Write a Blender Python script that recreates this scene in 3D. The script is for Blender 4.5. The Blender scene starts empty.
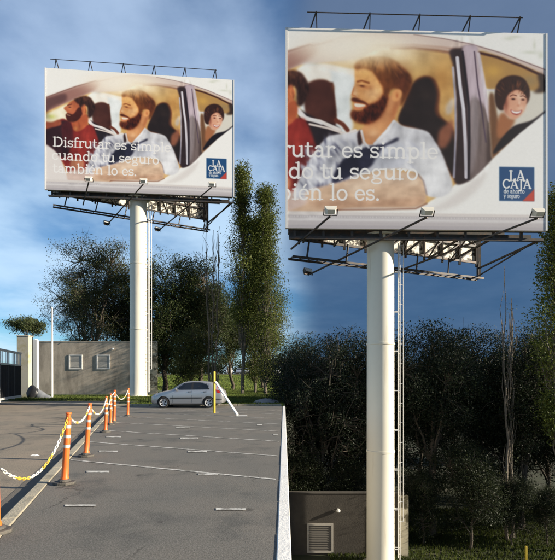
import bpy, bmesh, math, random
import numpy as np
from mathutils import Vector, Matrix
R = math.radians
sc = bpy.context.scene
col = sc.collection
# ---------------------------------------------------------------- camera, sky, sun, exposure
F, HX, HY, EYE = 448.0, 277.5, 378.0, 1.6          # focal length and horizon in photo pixels, eye height
cam = bpy.data.cameras.new('camera')
cam.sensor_fit = 'HORIZONTAL'; cam.sensor_width = 36; cam.lens = 36*F/555
cam.shift_y = (HY-280)/555; cam.clip_end = 6000; cam.clip_start = .05
camo = bpy.data.objects.new('camera', cam); col.objects.link(camo)
camo.location = (0, 0, EYE); camo.rotation_euler = (R(90), 0, 0)
sc.camera = camo
SUN_EL = R(20); SUN_DIR = Vector((.99, -.15, 0)).normalized()
w = bpy.data.worlds.new('World'); sc.world = w; w.use_nodes = True
nt = w.node_tree; nt.nodes.clear()
def N(t, **k):
    n = nt.nodes.new(t)
    for a, b in k.items(): setattr(n, a, b)
    return n
def LK(a, b): nt.links.new(a, b)
def MTH(op, a, b=None, clamp=False):
    n = N('ShaderNodeMath', operation=op); n.use_clamp = clamp
    for i, v in enumerate((a, b)):
        if v is None: continue
        if isinstance(v, (int, float)): n.inputs[i].default_value = v
        else: LK(v, n.inputs[i])
    return n.outputs[0]
def MIXC(f, a, b):
    n = N('ShaderNodeMix', data_type='RGBA')
    if isinstance(f, (int, float)): n.inputs[0].default_value = f
    else: LK(f, n.inputs[0])
    for i, v in ((6, a), (7, b)):
        if isinstance(v, tuple): n.inputs[i].default_value = v
        else: LK(v, n.inputs[i])
    return n.outputs[2]
def RANGE(v, a, b, c=0., d=1.):
    n = N('ShaderNodeMapRange', interpolation_type='SMOOTHSTEP')
    LK(v, n.inputs[0])
    for i, x in enumerate((a, b, c, d)): n.inputs[i+1].default_value = x
    return n.outputs[0]
out = N('ShaderNodeOutputWorld'); bg = N('ShaderNodeBackground')
sky = N('ShaderNodeTexSky', sky_type='NISHITA')
sky.sun_disc = False; sky.sun_elevation = SUN_EL
sky.sun_rotation = math.atan2(SUN_DIR.x, SUN_DIR.y)
sky.air_density = 1.0; sky.dust_density = .3; sky.ozone_density = 2.2
tc = N('ShaderNodeTexCoord'); sp = N('ShaderNodeSeparateXYZ'); LK(tc.outputs['Generated'], sp.inputs[0])
dx, dy, dz = sp.outputs
zz = MTH('ADD', MTH('MAXIMUM', dz, 0.0), .16)
cb = N('ShaderNodeCombineXYZ'); LK(MTH('DIVIDE', dx, zz), cb.inputs[0]); LK(MTH('DIVIDE', dy, zz), cb.inputs[1])
def NOISE(vec, scale, det, rough, off=0., sx=1., sy=1.):
    m = N('ShaderNodeMapping'); m.inputs['Location'].default_value = (off, off*.7, off*.3)
    m.inputs['Scale'].default_value = (sx, sy, 1)
    LK(vec, m.inputs[0])
    n = N('ShaderNodeTexNoise'); n.inputs['Scale'].default_value = scale; n.inputs['Detail'].default_value = det
    n.inputs['Roughness'].default_value = rough; LK(m.outputs[0], n.inputs['Vector'])
    return n.outputs[0]
n1 = NOISE(cb.outputs[0], .85, 5, .5, 3.1, 1.0, .9)
n2 = NOISE(cb.outputs[0], 2.6, 7, .6, 7.7)
n3 = NOISE(tc.outputs['Generated'], 2.2, 5, .5, 1.3)
az = MTH('DIVIDE', dx, MTH('ADD', MTH('ABSOLUTE', dy), .02))
cloud = RANGE(MTH('ADD', MTH('MULTIPLY', n1, .8), MTH('MULTIPLY', n2, .2)), .39, .64)
elev = RANGE(dz, .30, .56)
shade = MIXC(elev, (3.3, 4.4, 5.5, 1), (2.75, 3.55, 4.75, 1))       # bright low cloud, greyer cloud overhead
mu = N('ShaderNodeMix', data_type='RGBA', blend_type='MULTIPLY'); mu.inputs[0].default_value = 1; LK(sky.outputs[0], mu.inputs[6]); mu.inputs[7].default_value = (.30, .53, .70, 1)
s1 = MIXC(MTH('MULTIPLY', cloud, .78), mu.outputs[2], shade)
# darker blue put into the right-hand sky to imitate a lower exposure
bank = MTH('MULTIPLY', RANGE(MTH('ADD', az, MTH('MULTIPLY', n3, .16)), .045, .17), RANGE(dz, 1.6, .50), True)
dk = MIXC(RANGE(dz, .2, .5), MIXC(n2, (.17, .44, 1.0, 1), (.36, .74, 1.4, 1)), MIXC(n2, (.50, .78, 1.38, 1), (.80, 1.15, 1.8, 1)))
s2 = MIXC(MTH('MULTIPLY', bank, .95), s1, dk)
LK(s2, bg.inputs[0]); bg.inputs[1].default_value = .10
LK(bg.outputs[0], out.inputs[0])
sl = bpy.data.lights.new('sun', 'SUN'); sl.energy = 4.9; sl.angle = R(.6); sl.color = (1, .90, .74)
so = bpy.data.objects.new('sun', sl); col.objects.link(so)
so.rotation_euler = Vector((SUN_DIR.x*math.cos(SUN_EL), SUN_DIR.y*math.cos(SUN_EL), math.sin(SUN_EL))).to_track_quat('Z', 'Y').to_euler()
so.location = (40, -10, 30)
vs = sc.view_settings
vs.view_transform = 'Standard'; vs.look = 'None'; vs.exposure = 1.02; vs.gamma = 1; vs.use_curve_mapping = False
sc.cycles.max_bounces = 5; sc.cycles.transparent_max_bounces = 8

def P(px, py, d): return Vector(((px-HX)*d/F, d, EYE+(HY-py)*d/F))

# ---------------------------------------------------------------- materials
def srgb(r, g, b):
    f = lambda c: (c/255/12.92) if c/255 <= .04045 else ((c/255+.055)/1.055)**2.4
    return (f(r), f(g), f(b), 1)
MATS = {}
def mat(name, c, rough=.6, metal=0., var=.12, vscale=3., bump=0., bscale=40., c2=None, c2scale=1.2, c2cut=(.5, .65), spec=.5, streak=1.):
    if name in MATS: return MATS[name]
    m = bpy.data.materials.new(name); m.use_nodes = True
    t = m.node_tree; b = t.nodes['Principled BSDF']
    b.inputs['Roughness'].default_value = rough; b.inputs['Metallic'].default_value = metal
    b.inputs['Specular IOR Level'].default_value = spec
    co = t.nodes.new('ShaderNodeTexCoord')
    no = t.nodes.new('ShaderNodeTexNoise'); no.inputs['Scale'].default_value = vscale; no.inputs['Detail'].default_value = 8
    no.inputs['Roughness'].default_value = .65
    t.links.new(co.outputs['Object'], no.inputs['Vector'])
    mx = t.nodes.new('ShaderNodeMix'); mx.data_type = 'RGBA'
    mx.inputs[6].default_value = tuple(x*(1-var) for x in c[:3])+(1,)
    mx.inputs[7].default_value = tuple(min(1, x*(1+var)) for x in c[:3])+(1,)
    t.links.new(no.outputs[0], mx.inputs[0]); last = mx.outputs[2]
    if c2:
        n2 = t.nodes.new('ShaderNodeTexNoise'); n2.inputs['Scale'].default_value = c2scale; n2.inputs['Detail'].default_value = 9
        n2.inputs['Roughness'].default_value = .7
        mp = t.nodes.new('ShaderNodeMapping'); mp.inputs['Scale'].default_value = (1, 1, streak); t.links.new(co.outputs['Object'], mp.inputs[0])
        t.links.new(mp.outputs[0], n2.inputs['Vector'])
        mr = t.nodes.new('ShaderNodeMapRange'); mr.inputs[1].default_value = c2cut[0]; mr.inputs[2].default_value = c2cut[1]
        t.links.new(n2.outputs[0], mr.inputs[0])
        m2 = t.nodes.new('ShaderNodeMix'); m2.data_type = 'RGBA'; m2.inputs[7].default_value = c2
        t.links.new(mr.outputs[0], m2.inputs[0]); t.links.new(last, m2.inputs[6]); last = m2.outputs[2]
    t.links.new(last, b.inputs['Base Color'])
    if bump:
        nb = t.nodes.new('ShaderNodeTexNoise'); nb.inputs['Scale'].default_value = bscale; nb.inputs['Detail'].default_value = 5
        t.links.new(co.outputs['Object'], nb.inputs['Vector'])
        bp = t.nodes.new('ShaderNodeBump'); bp.inputs['Strength'].default_value = bump; bp.inputs['Distance'].default_value = .02
        t.links.new(nb.outputs[0], bp.inputs['Height']); t.links.new(bp.outputs[0], b.inputs['Normal'])
    MATS[name] = m
    return m
def attr_mat(name, rough=.6, trans=0., gain=1.):
    m = bpy.data.materials.new(name); m.use_nodes = True
    t = m.node_tree; b = t.nodes['Principled BSDF']; b.inputs['Roughness'].default_value = rough
    a = t.nodes.new('ShaderNodeVertexColor'); a.layer_name = 'tint'
    t.links.new(a.outputs[0], b.inputs['Base Color'])
    b.inputs['Specular IOR Level'].default_value = .25
    if trans:
        tr = t.nodes.new('ShaderNodeBsdfTranslucent'); mx = t.nodes.new('ShaderNodeMixShader')
        mx.inputs[0].default_value = trans
        t.links.new(a.outputs[0], tr.inputs[0])
        t.links.new(b.outputs[0], mx.inputs[1]); t.links.new(tr.outputs[0], mx.inputs[2])
        t.links.new(mx.outputs[0], t.nodes['Material Output'].inputs[0])
    MATS[name] = m
    return m
def asphalt(name, base, warm, patch, crack=.7):
    m = bpy.data.materials.new(name); m.use_nodes = True
    t = m.node_tree; b = t.nodes['Principled BSDF']; b.inputs['Roughness'].default_value = .85
    b.inputs['Specular IOR Level'].default_value = .3
    co = t.nodes.new('ShaderNodeTexCoord')
    def nz(s, d=6, r=.6, off=0):
        mp = t.nodes.new('ShaderNodeMapping'); mp.inputs[1].default_value = (off, off, 0)
        t.links.new(co.outputs['Object'], mp.inputs[0])
        n = t.nodes.new('ShaderNodeTexNoise'); n.inputs['Scale'].default_value = s; n.inputs['Detail'].default_value = d
        n.inputs['Roughness'].default_value = r; t.links.new(mp.outputs[0], n.inputs['Vector']); return n.outputs[0]
    def mr(v, a, c, x=0., y=1.):
        n = t.nodes.new('ShaderNodeMapRange'); t.links.new(v, n.inputs[0])
        for i, q in enumerate((a, c, x, y)): n.inputs[i+1].default_value = q
        return n.outputs[0]
    def mix(f, a, c, mode='MIX'):
        n = t.nodes.new('ShaderNodeMix'); n.data_type = 'RGBA'; n.blend_type = mode
        if isinstance(f, float): n.inputs[0].default_value = f
        else: t.links.new(f, n.inputs[0])
        for i, v in ((6, a), (7, c)):
            if isinstance(v, tuple): n.inputs[i].default_value = v
            else: t.links.new(v, n.inputs[i])
        return n.outputs[2]
    c = mix(mr(nz(.35, 5, .6), .40, .60), base, warm)
    c = mix(mr(nz(.9, 7, .7, 9), .52, .64, 0, .85), c, patch)
    g = mr(nz(55, 3, .7), .3, .7, .55, 1.5)
    cg = t.nodes.new('ShaderNodeCombineColor'); [t.links.new(g, cg.inputs[i]) for i in range(3)]
    c = mix(1.0, c, cg.outputs[0], 'MULTIPLY')
    # worn light aggregate, oil spots, cracks
    c = mix(mr(nz(160, 2, .5, 4), .66, .74, 0, .55), c, tuple(min(1, x*3.2) for x in base[:3])+(1,))
    c = mix(mr(nz(2.1, 4, .5, 21), .68, .76, 0, .75), c, (.022, .02, .019, 1))
    vo = t.nodes.new('ShaderNodeTexVoronoi'); vo.feature = 'DISTANCE_TO_EDGE'; vo.inputs['Scale'].default_value = .32
    ds = t.nodes.new('ShaderNodeVectorMath'); ds.operation = 'ADD'
    wn = t.nodes.new('ShaderNodeTexNoise'); wn.inputs['Scale'].default_value = 1.6; wn.inputs['Detail'].default_value = 7
    t.links.new(co.outputs['Object'], wn.inputs['Vector'])
    t.links.new(co.outputs['Object'], ds.inputs[0]); t.links.new(wn.outputs['Color'], ds.inputs[1]); t.links.new(ds.outputs[0], vo.inputs['Vector'])
    ck = mr(vo.outputs['Distance'], .0, .006, 1., 0.)
    ck2 = t.nodes.new('ShaderNodeMath'); ck2.operation = 'MULTIPLY'; t.links.new(ck, ck2.inputs[0]); t.links.new(mr(nz(.5, 3, .5, 33), .5, .6, 0, crack), ck2.inputs[1])
    c = mix(ck2.outputs[0], c, (.02, .019, .018, 1))
    t.links.new(c, b.inputs['Base Color'])
    bp = t.nodes.new('ShaderNodeBump'); bp.inputs['Strength'].default_value = .5; bp.inputs['Distance'].default_value = .012
    t.links.new(nz(70, 4, .7), bp.inputs['Height']); t.links.new(bp.outputs[0], b.inputs['Normal'])
    MATS[name] = m
    return m

# ---------------------------------------------------------------- mesh helpers
class MB:
    def __init__(s): s.v = []; s.f = []
    def add(s, vs_, fs):
        o = len(s.v); s.v += [tuple(q) for q in vs_]; s.f += [tuple(i+o for i in f) for f in fs]
    def box(s, a, b, M=None):
        p = [Vector((x, y, z)) for z in (a[2], b[2]) for y in (a[1], b[1]) for x in (a[0], b[0])]
        if M: p = [M @ q for q in p]
        s.add(p, [(0, 2, 3, 1), (4, 5, 7, 6), (0, 1, 5, 4), (2, 6, 7, 3), (0, 4, 6, 2), (1, 3, 7, 5)])
    def beam(s, p, q, wd, ht=None, up=Vector((0, 0, 1))):
        p, q = Vector(p), Vector(q); d = (q-p).normalized(); ht = ht or wd
        x = d.cross(up)
        if x.length < 1e-4: x = Vector((1, 0, 0))
        x.normalize(); y = x.cross(d)
        pts = [c+x*sx*wd/2+y*sy*ht/2 for c in (p, q) for sx, sy in ((-1, -1), (1, -1), (1, 1), (-1, 1))]
        s.add(pts, [(0, 1, 2, 3), (7, 6, 5, 4), (0, 4, 5, 1), (1, 5, 6, 2), (2, 6, 7, 3), (3, 7, 4, 0)])
    def tube(s, pts, rad, n=8, cap=True):
        pts = [Vector(p) for p in pts]; k = len(pts)
        rad = [rad]*k if isinstance(rad, (int, float)) else rad
        o = len(s.v); prev = None
        for i, p in enumerate(pts):
            d = (pts[min(i+1, k-1)]-pts[max(i-1, 0)]).normalized()
            if prev is None:
                x = d.cross(Vector((0, 0, 1)))
                if x.length < 1e-3: x = Vector((1, 0, 0))
            else: x = prev-d*prev.dot(d)
            x.normalize(); y = d.cross(x); prev = x
            for j in range(n):
                a = 2*math.pi*j/n
                s.v.append(tuple(p+(x*math.cos(a)+y*math.sin(a))*rad[i]))
        for i in range(k-1):
            for j in range(n):
                a, b = o+i*n+j, o+i*n+(j+1) % n
                s.f.append((a, b, b+n, a+n))
        if cap:
            s.f.append(tuple(o+j for j in reversed(range(n)))); s.f.append(tuple(o+(k-1)*n+j for j in range(n)))
    def lathe(s, prof, n=24, at=(0, 0, 0), M=None, cap=True):
        o = len(s.v)
        for r, z in prof:
            for j in range(n):
                a = 2*math.pi*j/n
                q = Vector((r*math.cos(a), r*math.sin(a), z))
                if M: q = M @ q
                s.v.append((q.x+at[0], q.y+at[1], q.z+at[2]))
        for i in range(len(prof)-1):
            for j in range(n):
                a, b = o+i*n+j, o+i*n+(j+1) % n
                s.f.append((a, b, b+n, a+n))
        if cap: s.f.append(tuple(o+j for j in reversed(range(n)))); s.f.append(tuple(o+(len(prof)-1)*n+j for j in range(n)))
    def sheet(s, pts, z=None):
        s.add([(p[0], p[1], p[2] if z is None else z) for p in pts], [tuple(range(len(pts)))])
    def slab(s, pts, z0, z1):
        n = len(pts)
        s.add([(p[0], p[1], z0) for p in pts]+[(p[0], p[1], z1) for p in pts],
              [tuple(reversed(range(n))), tuple(range(n, 2*n))]+[(i, (i+1) % n, n+(i+1) % n, n+i) for i in range(n)])
    def mesh(s, name, m, smooth=False):
        me = bpy.data.meshes.new(name); me.from_pydata(s.v, [], s.f); me.validate(); me.update()
        if m: me.materials.append(m if not isinstance(m, str) else MATS[m])
        if smooth:
            me.polygons.foreach_set('use_smooth', [True]*len(me.polygons))
            try: me.set_sharp_from_angle(angle=R(40))
            except Exception: pass
        return me
    def build(s, name, m, parent=None, smooth=False, bevel=0.):
        o = bpy.data.objects.new(name, s.mesh(name, m, smooth)); col.objects.link(o); o.parent = parent
        if bevel:
            bv = o.modifiers.new('bevel', 'BEVEL'); bv.width = bevel; bv.segments = 2; bv.limit_method = 'ANGLE'
        return o
def link_mesh(name, me, parent=None):
    o = bpy.data.objects.new(name, me); col.objects.link(o); o.parent = parent
    return o
def tag(o, label=None, cat=None, group=None, kind=None):
    if label: o['label'] = label
    if cat: o['category'] = cat
    if group: o['group'] = group
    if kind: o['kind'] = kind
    return o
def empty(name, loc=(0, 0, 0), rz=0.):
    o = bpy.data.objects.new(name, None); col.objects.link(o)
    o.location = loc; o.rotation_euler = (0, 0, rz); o.empty_display_size = .2
    return o
def copy_tree(o, parent=None):
    c = o.copy(); col.objects.link(c); c.parent = parent
    for k in ('group', 'label'):
        if k in c and parent is None: del c[k]
    for ch in [q for q in bpy.data.objects if q.parent == o]: copy_tree(ch, c)
    return c
def structure(o): o['kind'] = 'structure'; return o
rnd = random.Random(11)
# ---------------------------------------------------------------- poster print
PW, PH = 1000, 650
def pA(x, y):
    xl = 47.8-(y-66.7)*.0252; xr = 232.6+(y-78.5)*.01
    u = (x-xl)/(xr-xl); yt = 66.7+u*11.8; yb = 189.6+u*7.9
    return (u*PW, (y-yt)/(yb-yt)*PH)
def pB(x, y):
    xr = 534+(y-30)*.045; u = 1-(xr-x)/320; yt = 22+(x-287)*.033
    return (u*PW, (y-yt)/(230-yt)*PH)
def A_(*p): return [pA(*q) for q in p]
def B_(*p): return [pB(*q) for q in p]

def paint_poster():
    img = np.ones((PH, PW, 3), np.float32)
    img[:] = np.array([246, 243, 237])/255.
    yy, xx = np.mgrid[0:PH, 0:PW].astype(np.float32)
    rng = np.random.RandomState(4)
    def box(a, r, ax):
        r = int(r)
        if r < 1: return a
        pad = [(0, 0), (0, 0)]; pad[ax] = (r+1, r)
        c = np.cumsum(np.pad(a, pad, mode='edge').astype(np.float64), axis=ax)
        n = a.shape[ax]
        if ax == 0: return ((c[2*r+1:2*r+1+n]-c[0:n])/(2*r+1)).astype(np.float32)
        return ((c[:, 2*r+1:2*r+1+n]-c[:, 0:n])/(2*r+1)).astype(np.float32)
    def blur(m, s):
        r = max(1, int(round(s*0.9)))
        for _ in range(3):
            m = box(box(m, r, 0), r, 1)
        return m
    def smooth(pts, n=6):
        p = np.array(pts, np.float64); k = len(p); out = []
        for i in range(k):
            a, b, c, d = p[i-1], p[i], p[(i+1) % k], p[(i+2) % k]
            for j in range(n):
                t = j/n
                out.append(.5*((2*b)+(-a+c)*t+(2*a-5*b+4*c-d)*t*t+(-a+3*b-3*c+d)*t**3))
        return np.array(out)
    def mask(pts, s=1.0, sm=True):
        p = smooth(pts) if sm else np.array(pts, np.float64)
        m = np.zeros((PH, PW), np.float32)
        x0 = max(0, int(p[:, 0].min())-1); x1 = min(PW, int(p[:, 0].max())+2)
        q = np.roll(p, -1, axis=0)
        for r in range(max(0, int(p[:, 1].min())), min(PH, int(p[:, 1].max())+1)):
            y = r+.5
            c = (p[:, 1] <= y) != (q[:, 1] <= y)
            if not c.any(): continue
            xs = np.sort(p[c, 0]+(y-p[c, 1])/(q[c, 1]-p[c, 1])*(q[c, 0]-p[c, 0]))
            row = np.arange(x0, x1)+.5
            m[r, x0:x1] = (np.searchsorted(xs, row) % 2)
        return blur(m, s) if s > 0 else m
    def put(m, col, op=1.0):
        nonlocal img
        c = np.array(col, np.float32)/255.
        img = img*(1-(m*op)[..., None])+c*(m*op)[..., None]
    def fill(pts, col, s=2.0, op=1.0, sm=True): put(mask(pts, s, sm), col, op)
    def blob(c, rx, ry, col, op=1.0, ang=0.):
        ca, sa = math.cos(ang), math.sin(ang)
        dx, dy = xx-c[0], yy-c[1]
        d = ((dx*ca+dy*sa)/rx)**2+((-dx*sa+dy*ca)/ry)**2
        put(np.exp(-d*1.4).astype(np.float32), col, op)
    def line(pts, w, col, s=1.0, op=1.0):
        d = np.full((PH, PW), 1e9, np.float32)
        for (ax, ay), (bx, by) in zip(pts[:-1], pts[1:]):
            vx, vy = bx-ax, by-ay; L = vx*vx+vy*vy+1e-9
            t = np.clip(((xx-ax)*vx+(yy-ay)*vy)/L, 0, 1)
            d = np.minimum(d, np.hypot(xx-ax-t*vx, yy-ay-t*vy))
        put(np.clip((w/2+s-d)/(2*s), 0, 1), col, op)
    # --- car roof and window surround
    roof = A_((40, 99), (47, 97), (60, 91), (76, 85), (95, 79))+B_((310, 37), (329, 31), (355, 27), (380, 27), (407, 30), (430, 34), (456, 39), (490, 49), (536, 66), (545, 84), (470, 150), (440, 180), (400, 200), (287, 205))+A_((66, 176), (58, 157), (46, 143), (38, 140))
    fill(roof, (206, 186, 178), 2, sm=False)
    line(B_((400, 30), (430, 34.3), (456, 39.6), (490, 49.5), (536, 67)), 3, (112, 92, 94), 1.5, .8)
    line(A_((44, 98), (60, 91.5), (76, 85.5), (95, 80))+B_((300, 41), (318, 36)), 5, (92, 62, 56), 3, .75)
    fill(A_((44, 99), (60, 92), (76, 86), (95, 80.5), (100, 84), (87, 93), (67, 102), (44, 113)), (150, 112, 104), 7, .9)
    fill(A_((43, 101), (56, 95), (66, 93), (66, 100), (54, 106), (43, 113)), (98, 74, 74), 7, .8)
    # --- front window interior
    win = A_((44, 113), (56, 107), (67, 102), (80, 96), (90, 92), (104, 91))+B_((345, 55), (365, 46), (395, 44.5), (425, 47), (440, 51), (444, 62), (449, 90), (456, 130), (458, 176), (446, 186), (420, 204), (287, 208))+A_((66, 178), (60, 160), (50, 148), (44, 143))
    fill(win, (200, 160, 108), 2, sm=False)
    blob(pB(395, 62), 150, 40, (214, 176, 122), .8)
    blob(pB(430, 75), 45, 70, (172, 128, 80), .7)
    blob(pB(346, 47), 180, 55, (246, 224, 196), .9)
    blob(pB(330, 40), 120, 40, (226, 194, 178), .5)
    line(B_((378, 44), (400, 43.5), (425, 46.5), (446, 50)), 8, (118, 76, 52), 5, .8)
    line(B_((360, 41), (400, 40.5), (430, 43.5), (448, 46)), 5, (150, 110, 92), 5, .6)
    # bright far window and windscreen
    fill(B_((289, 63), (310, 60), (330, 64), (345, 68), (346, 80), (340, 96), (343, 128), (326, 130), (300, 116), (288, 100)), (228, 233, 232), 4)
    fill(B_((289, 66), (310, 60.5), (330, 64), (345, 68), (344, 72), (328, 68), (308, 65), (294, 72)), (246, 226, 206), 4, .8)
    fill(A_((44, 116), (58, 108), (70, 103), (72, 112), (66, 122), (44, 124)), (236, 226, 196), 4)
    blob(pA(52, 116), 26, 16, (196, 200, 120), .8)
    fill(A_((88, 94), (98, 93.5), (106, 96), (106, 104), (96, 104), (92, 104), (88, 100)), (250, 240, 226), 4)
    # passenger seat
    fill(B_((298, 84), (301, 80.5), (320, 79), (322, 81), (327, 118), (320, 124), (298, 112)), (86, 52, 42), 2)
    fill(B_((299, 84), (302, 81), (320, 80), (321, 88), (300, 92)), (128, 82, 58), 5, .8)
    fill(A_((93, 104), (106, 103), (107, 122), (100, 130), (92, 122)), (90, 58, 50), 3)
    fill(B_((287, 118), (320, 122), (330, 132), (320, 146), (300, 150), (287, 130)), (56, 46, 48), 3)
    fill(A_((88, 120), (98, 125), (112, 132), (104, 142), (92, 136)), (54, 46, 50), 3)
    line(B_((284, 104), (294, 116), (310, 119), (330, 128)), 12, (232, 222, 216), 2)
    line(B_((300, 122), (318, 126), (336, 132), (346, 128)), 7, (226, 212, 204), 2)
    line(A_((86, 117), (92, 124), (101, 128)), 9, (228, 222, 222), 2, .9)
    line(B_((326, 118), (333, 122), (338, 128)), 14, (112, 66, 50), 3)
    # driver seat
    fill(B_((390, 122), (394, 100), (399, 86), (405, 76), (414, 72.5), (423, 76), (429, 90), (430, 112), (446, 130), (446, 176), (430, 150), (415, 132)), (104, 68, 50), 3)
    fill(B_((389, 120), (394, 101), (400, 84), (406, 77.5), (414, 74.5), (421, 78), (426, 91), (426, 112), (444, 130), (450, 178), (430, 150), (410, 128)), (54, 45, 44), 3)
    blob(pB(413, 90), 30, 36, (70, 58, 54), .6)
    fill(B_((430, 130), (437, 122), (444, 118), (443, 135), (437, 146), (430, 144)), (158, 108, 86), 6, .9)
    fill(B_((436, 104), (441, 96), (444, 98), (442, 110), (437, 112)), (206, 192, 178), 4, .9)
    # --- door pillar
    fill(B_((437, 47), (448, 44), (456, 42), (465, 46), (470, 70), (480, 110), (490, 150), (480, 166), (462, 181), (448, 181), (448, 150), (446, 100), (442, 66)), (62, 50, 52), 3)
    fill(B_((450, 45), (456, 41), (466, 45), (472, 75), (478, 104), (482, 120), (462, 122), (458, 96), (454, 66)), (186, 170, 178), 3)
    fill(B_((460, 100), (470, 98), (482, 118), (488, 152), (476, 168), (463, 178), (461, 140)), (112, 100, 98), 5)
    fill(B_((461, 98), (468, 98), (470, 130), (468, 160), (463, 170)), (152, 142, 144), 6, .8)
    fill(B_((480, 120), (484, 118), (489, 152), (480, 162)), (84, 70, 68), 4, .8)
    line(B_((445, 54), (449, 82), (453.5, 106), (457, 140), (459.5, 176)), 11, (206, 202, 210), 2)
    line(B_((441, 64), (445, 96), (447, 130), (447, 176)), 7, (168, 166, 180), 2.5, .9)
    line(B_((450, 48), (455, 78), (459, 104), (461, 140), (462, 178)), 7, (44, 38, 46), 2.5)
    line(B_((462, 48), (467, 82), (473, 112), (478, 140)), 4, (84, 72, 84), 2)
    # --- rear window
    fill(B_((466, 48), (480, 51), (500, 58), (531, 71.5), (537, 88), (538, 108), (520, 125), (508, 134), (487, 157), (483, 140), (478, 104), (472, 76)), (214, 208, 196), 2)
    fill(B_((466, 48), (485, 52), (510, 61.5), (533, 72.5), (536, 88), (522, 88), (500, 84), (477, 86), (471, 70)), (172, 138, 92), 3)
    blob(pB(482, 68), 34, 26, (204, 162, 96), .8)
    blob(pB(520, 78), 34, 22, (150, 132, 104), .7)
    line(B_((467, 49), (485, 53.5), (510, 62.5), (533, 73)), 8, (76, 48, 44), 3)
    fill(B_((528, 72), (534, 72), (537, 88), (524, 90), (530, 84)), (74, 62, 58), 4)
    line(B_((476, 87), (486, 87.5)), 5, (206, 200, 204), 2)
    line(B_((466, 50), (471, 72), (476, 96), (481, 118)), 12, (194, 182, 188), 3)
    # woman on the rear seat
    fill(B_((479, 96), (484, 92), (490, 118), (500, 128), (512, 126), (505, 138), (487, 158), (483, 140)), (120, 90, 68), 3)
    fill(B_((489, 117), (494, 110), (501, 116), (507, 117), (501, 130), (490, 136)), (162, 114, 84), 4)
    fill(B_((487, 103), (485, 92), (487, 81), (495, 74), (505, 72.5), (514, 76), (520, 86), (520.5, 96), (517, 102), (512, 96), (498, 96), (496, 106), (491.5, 108)), (62, 42, 38), 2.5)
    fill(B_((494.5, 102), (496.5, 91), (504, 86), (513, 88.5), (517.8, 96), (517, 105), (512.5, 113), (506.5, 117), (501, 115.5), (496, 110)), (214, 160, 136), 2.2)
    blob(pB(511, 94), 20, 16, (240, 200, 178), .8)
    blob(pB(512, 106), 15, 14, (238, 192, 168), .8)
    blob(pB(500, 107), 14, 12, (226, 170, 146), .7)
    blob(pB(496.5, 101), 10, 34, (134, 84, 70), .75)
    fill(B_((487, 100), (487, 86), (494, 77), (505, 75), (515, 79), (519.5, 90), (518, 96), (514.5, 89.5), (508, 86.8), (502, 89), (497.5, 94), (495, 102), (490.5, 105)), (68, 45, 40), 2.2)
    for i in range(26):
        t = rng.uniform(0, 1); x = 488+28*t; y = 78+6*(t-.5)**2*4+rng.uniform(0, 9)
        blob(pB(x, y), 3, 11, [(104, 70, 54), (42, 28, 28), (132, 90, 66)][i % 3], .6, -.9+1.6*t)
    line(B_((500.5, 93.4), (503.4, 92), (507, 93)), 2.6, (92, 56, 48), 1.6)
    line(B_((511.2, 93.6), (513.8, 93), (516.6, 94.6)), 2.6, (92, 56, 48), 1.6)
    for (x, y, r_) in ((503.8, 96.4, 6.5), (513.8, 97.0, 5.5)):
        blob(pB(x, y), r_+2, 5, (150, 98, 82), .6)
        blob(pB(x, y), r_, 3.0, (48, 30, 30), .95)
    blob(pB(509.4, 103), 5, 4, (190, 128, 108), .7); blob(pB(510.2, 100), 3, 8, (246, 208, 186), .7)
    fill(B_((501.5, 107.2), (505, 108.6), (509.5, 109), (513.5, 107.4), (512, 111), (508, 112.6), (503.5, 111)), (150, 72, 70), 1.5)
    fill(B_((502.4, 107.9), (505.4, 109), (509.5, 109.3), (512.8, 108.1), (511, 110.6), (507.6, 111.3), (504, 110.2)), (252, 244, 236), 1.2)
    fill(B_((486, 152), (493, 138), (506, 124), (524, 118), (538, 108), (538, 112), (514, 130), (498, 144)), (40, 35, 42), 2.5)
    # outer white door
    fill(B_((548, 106), (538, 109.5), (514, 130.5), (498, 145), (486, 157), (474, 171), (463, 181), (447, 188), (437, 198), (420, 206), (400, 212), (400, 232), (548, 232)), (246, 243, 238), 2.5, sm=False)
    fill(B_((463, 182), (480, 168), (474, 186), (450, 206), (420, 212), (440, 200)), (214, 206, 202), 7, .8)
    # --- passenger
    fill(A_((44, 129), (54, 124), (62, 118), (70, 121), (86, 124), (92, 126), (97, 140), (97, 146), (90, 158), (86, 172), (70, 176), (60, 160), (44, 146)), (136, 58, 52), 3)
    fill(A_((43, 129), (57, 125), (62, 120), (70, 123), (71, 140), (66, 156), (58, 156), (43, 146)), (66, 42, 46), 4)
    fill(A_((43, 121), (52, 121.5), (59, 119), (61, 124), (52, 127), (43, 129)), (154, 92, 70), 3)
    fill(A_((62, 124), (68, 121), (72, 128), (72, 144), (66, 148), (62, 136)), (92, 44, 46), 5, .8)
    blob(pA(84, 140), 50, 60, (156, 72, 60), .55)
    fill(A_((86, 148), (96, 140), (98, 146), (90, 158), (84, 168)), (96, 48, 48), 5, .6)
    fill(A_((72, 120), (81, 113), (87, 115), (86.5, 124), (80, 130), (75, 131), (72, 127)), (172, 100, 70), 2.5)
    blob(pA(75, 128), 14, 14, (208, 146, 98), .7)
    fill(A_((69.5, 102), (77.8, 98), (84, 102), (85, 112), (80, 117), (74, 121), (67.5, 119.5), (65.8, 114.6), (67, 112), (63.8, 107.5), (67, 105)), (182, 112, 82), 2)
    blob(pA(70, 107), 16, 20, (208, 138, 100), .6)
    fill(A_((65.6, 114.6), (68, 112.6), (73, 113.4), (78, 107), (81, 108), (81.5, 114), (76, 120.5), (68, 121)), (82, 46, 38), 2.5)
    line(A_((66.8, 114.2), (69.5, 114.6)), 4, (220, 180, 150), 1.5, .8)
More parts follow.
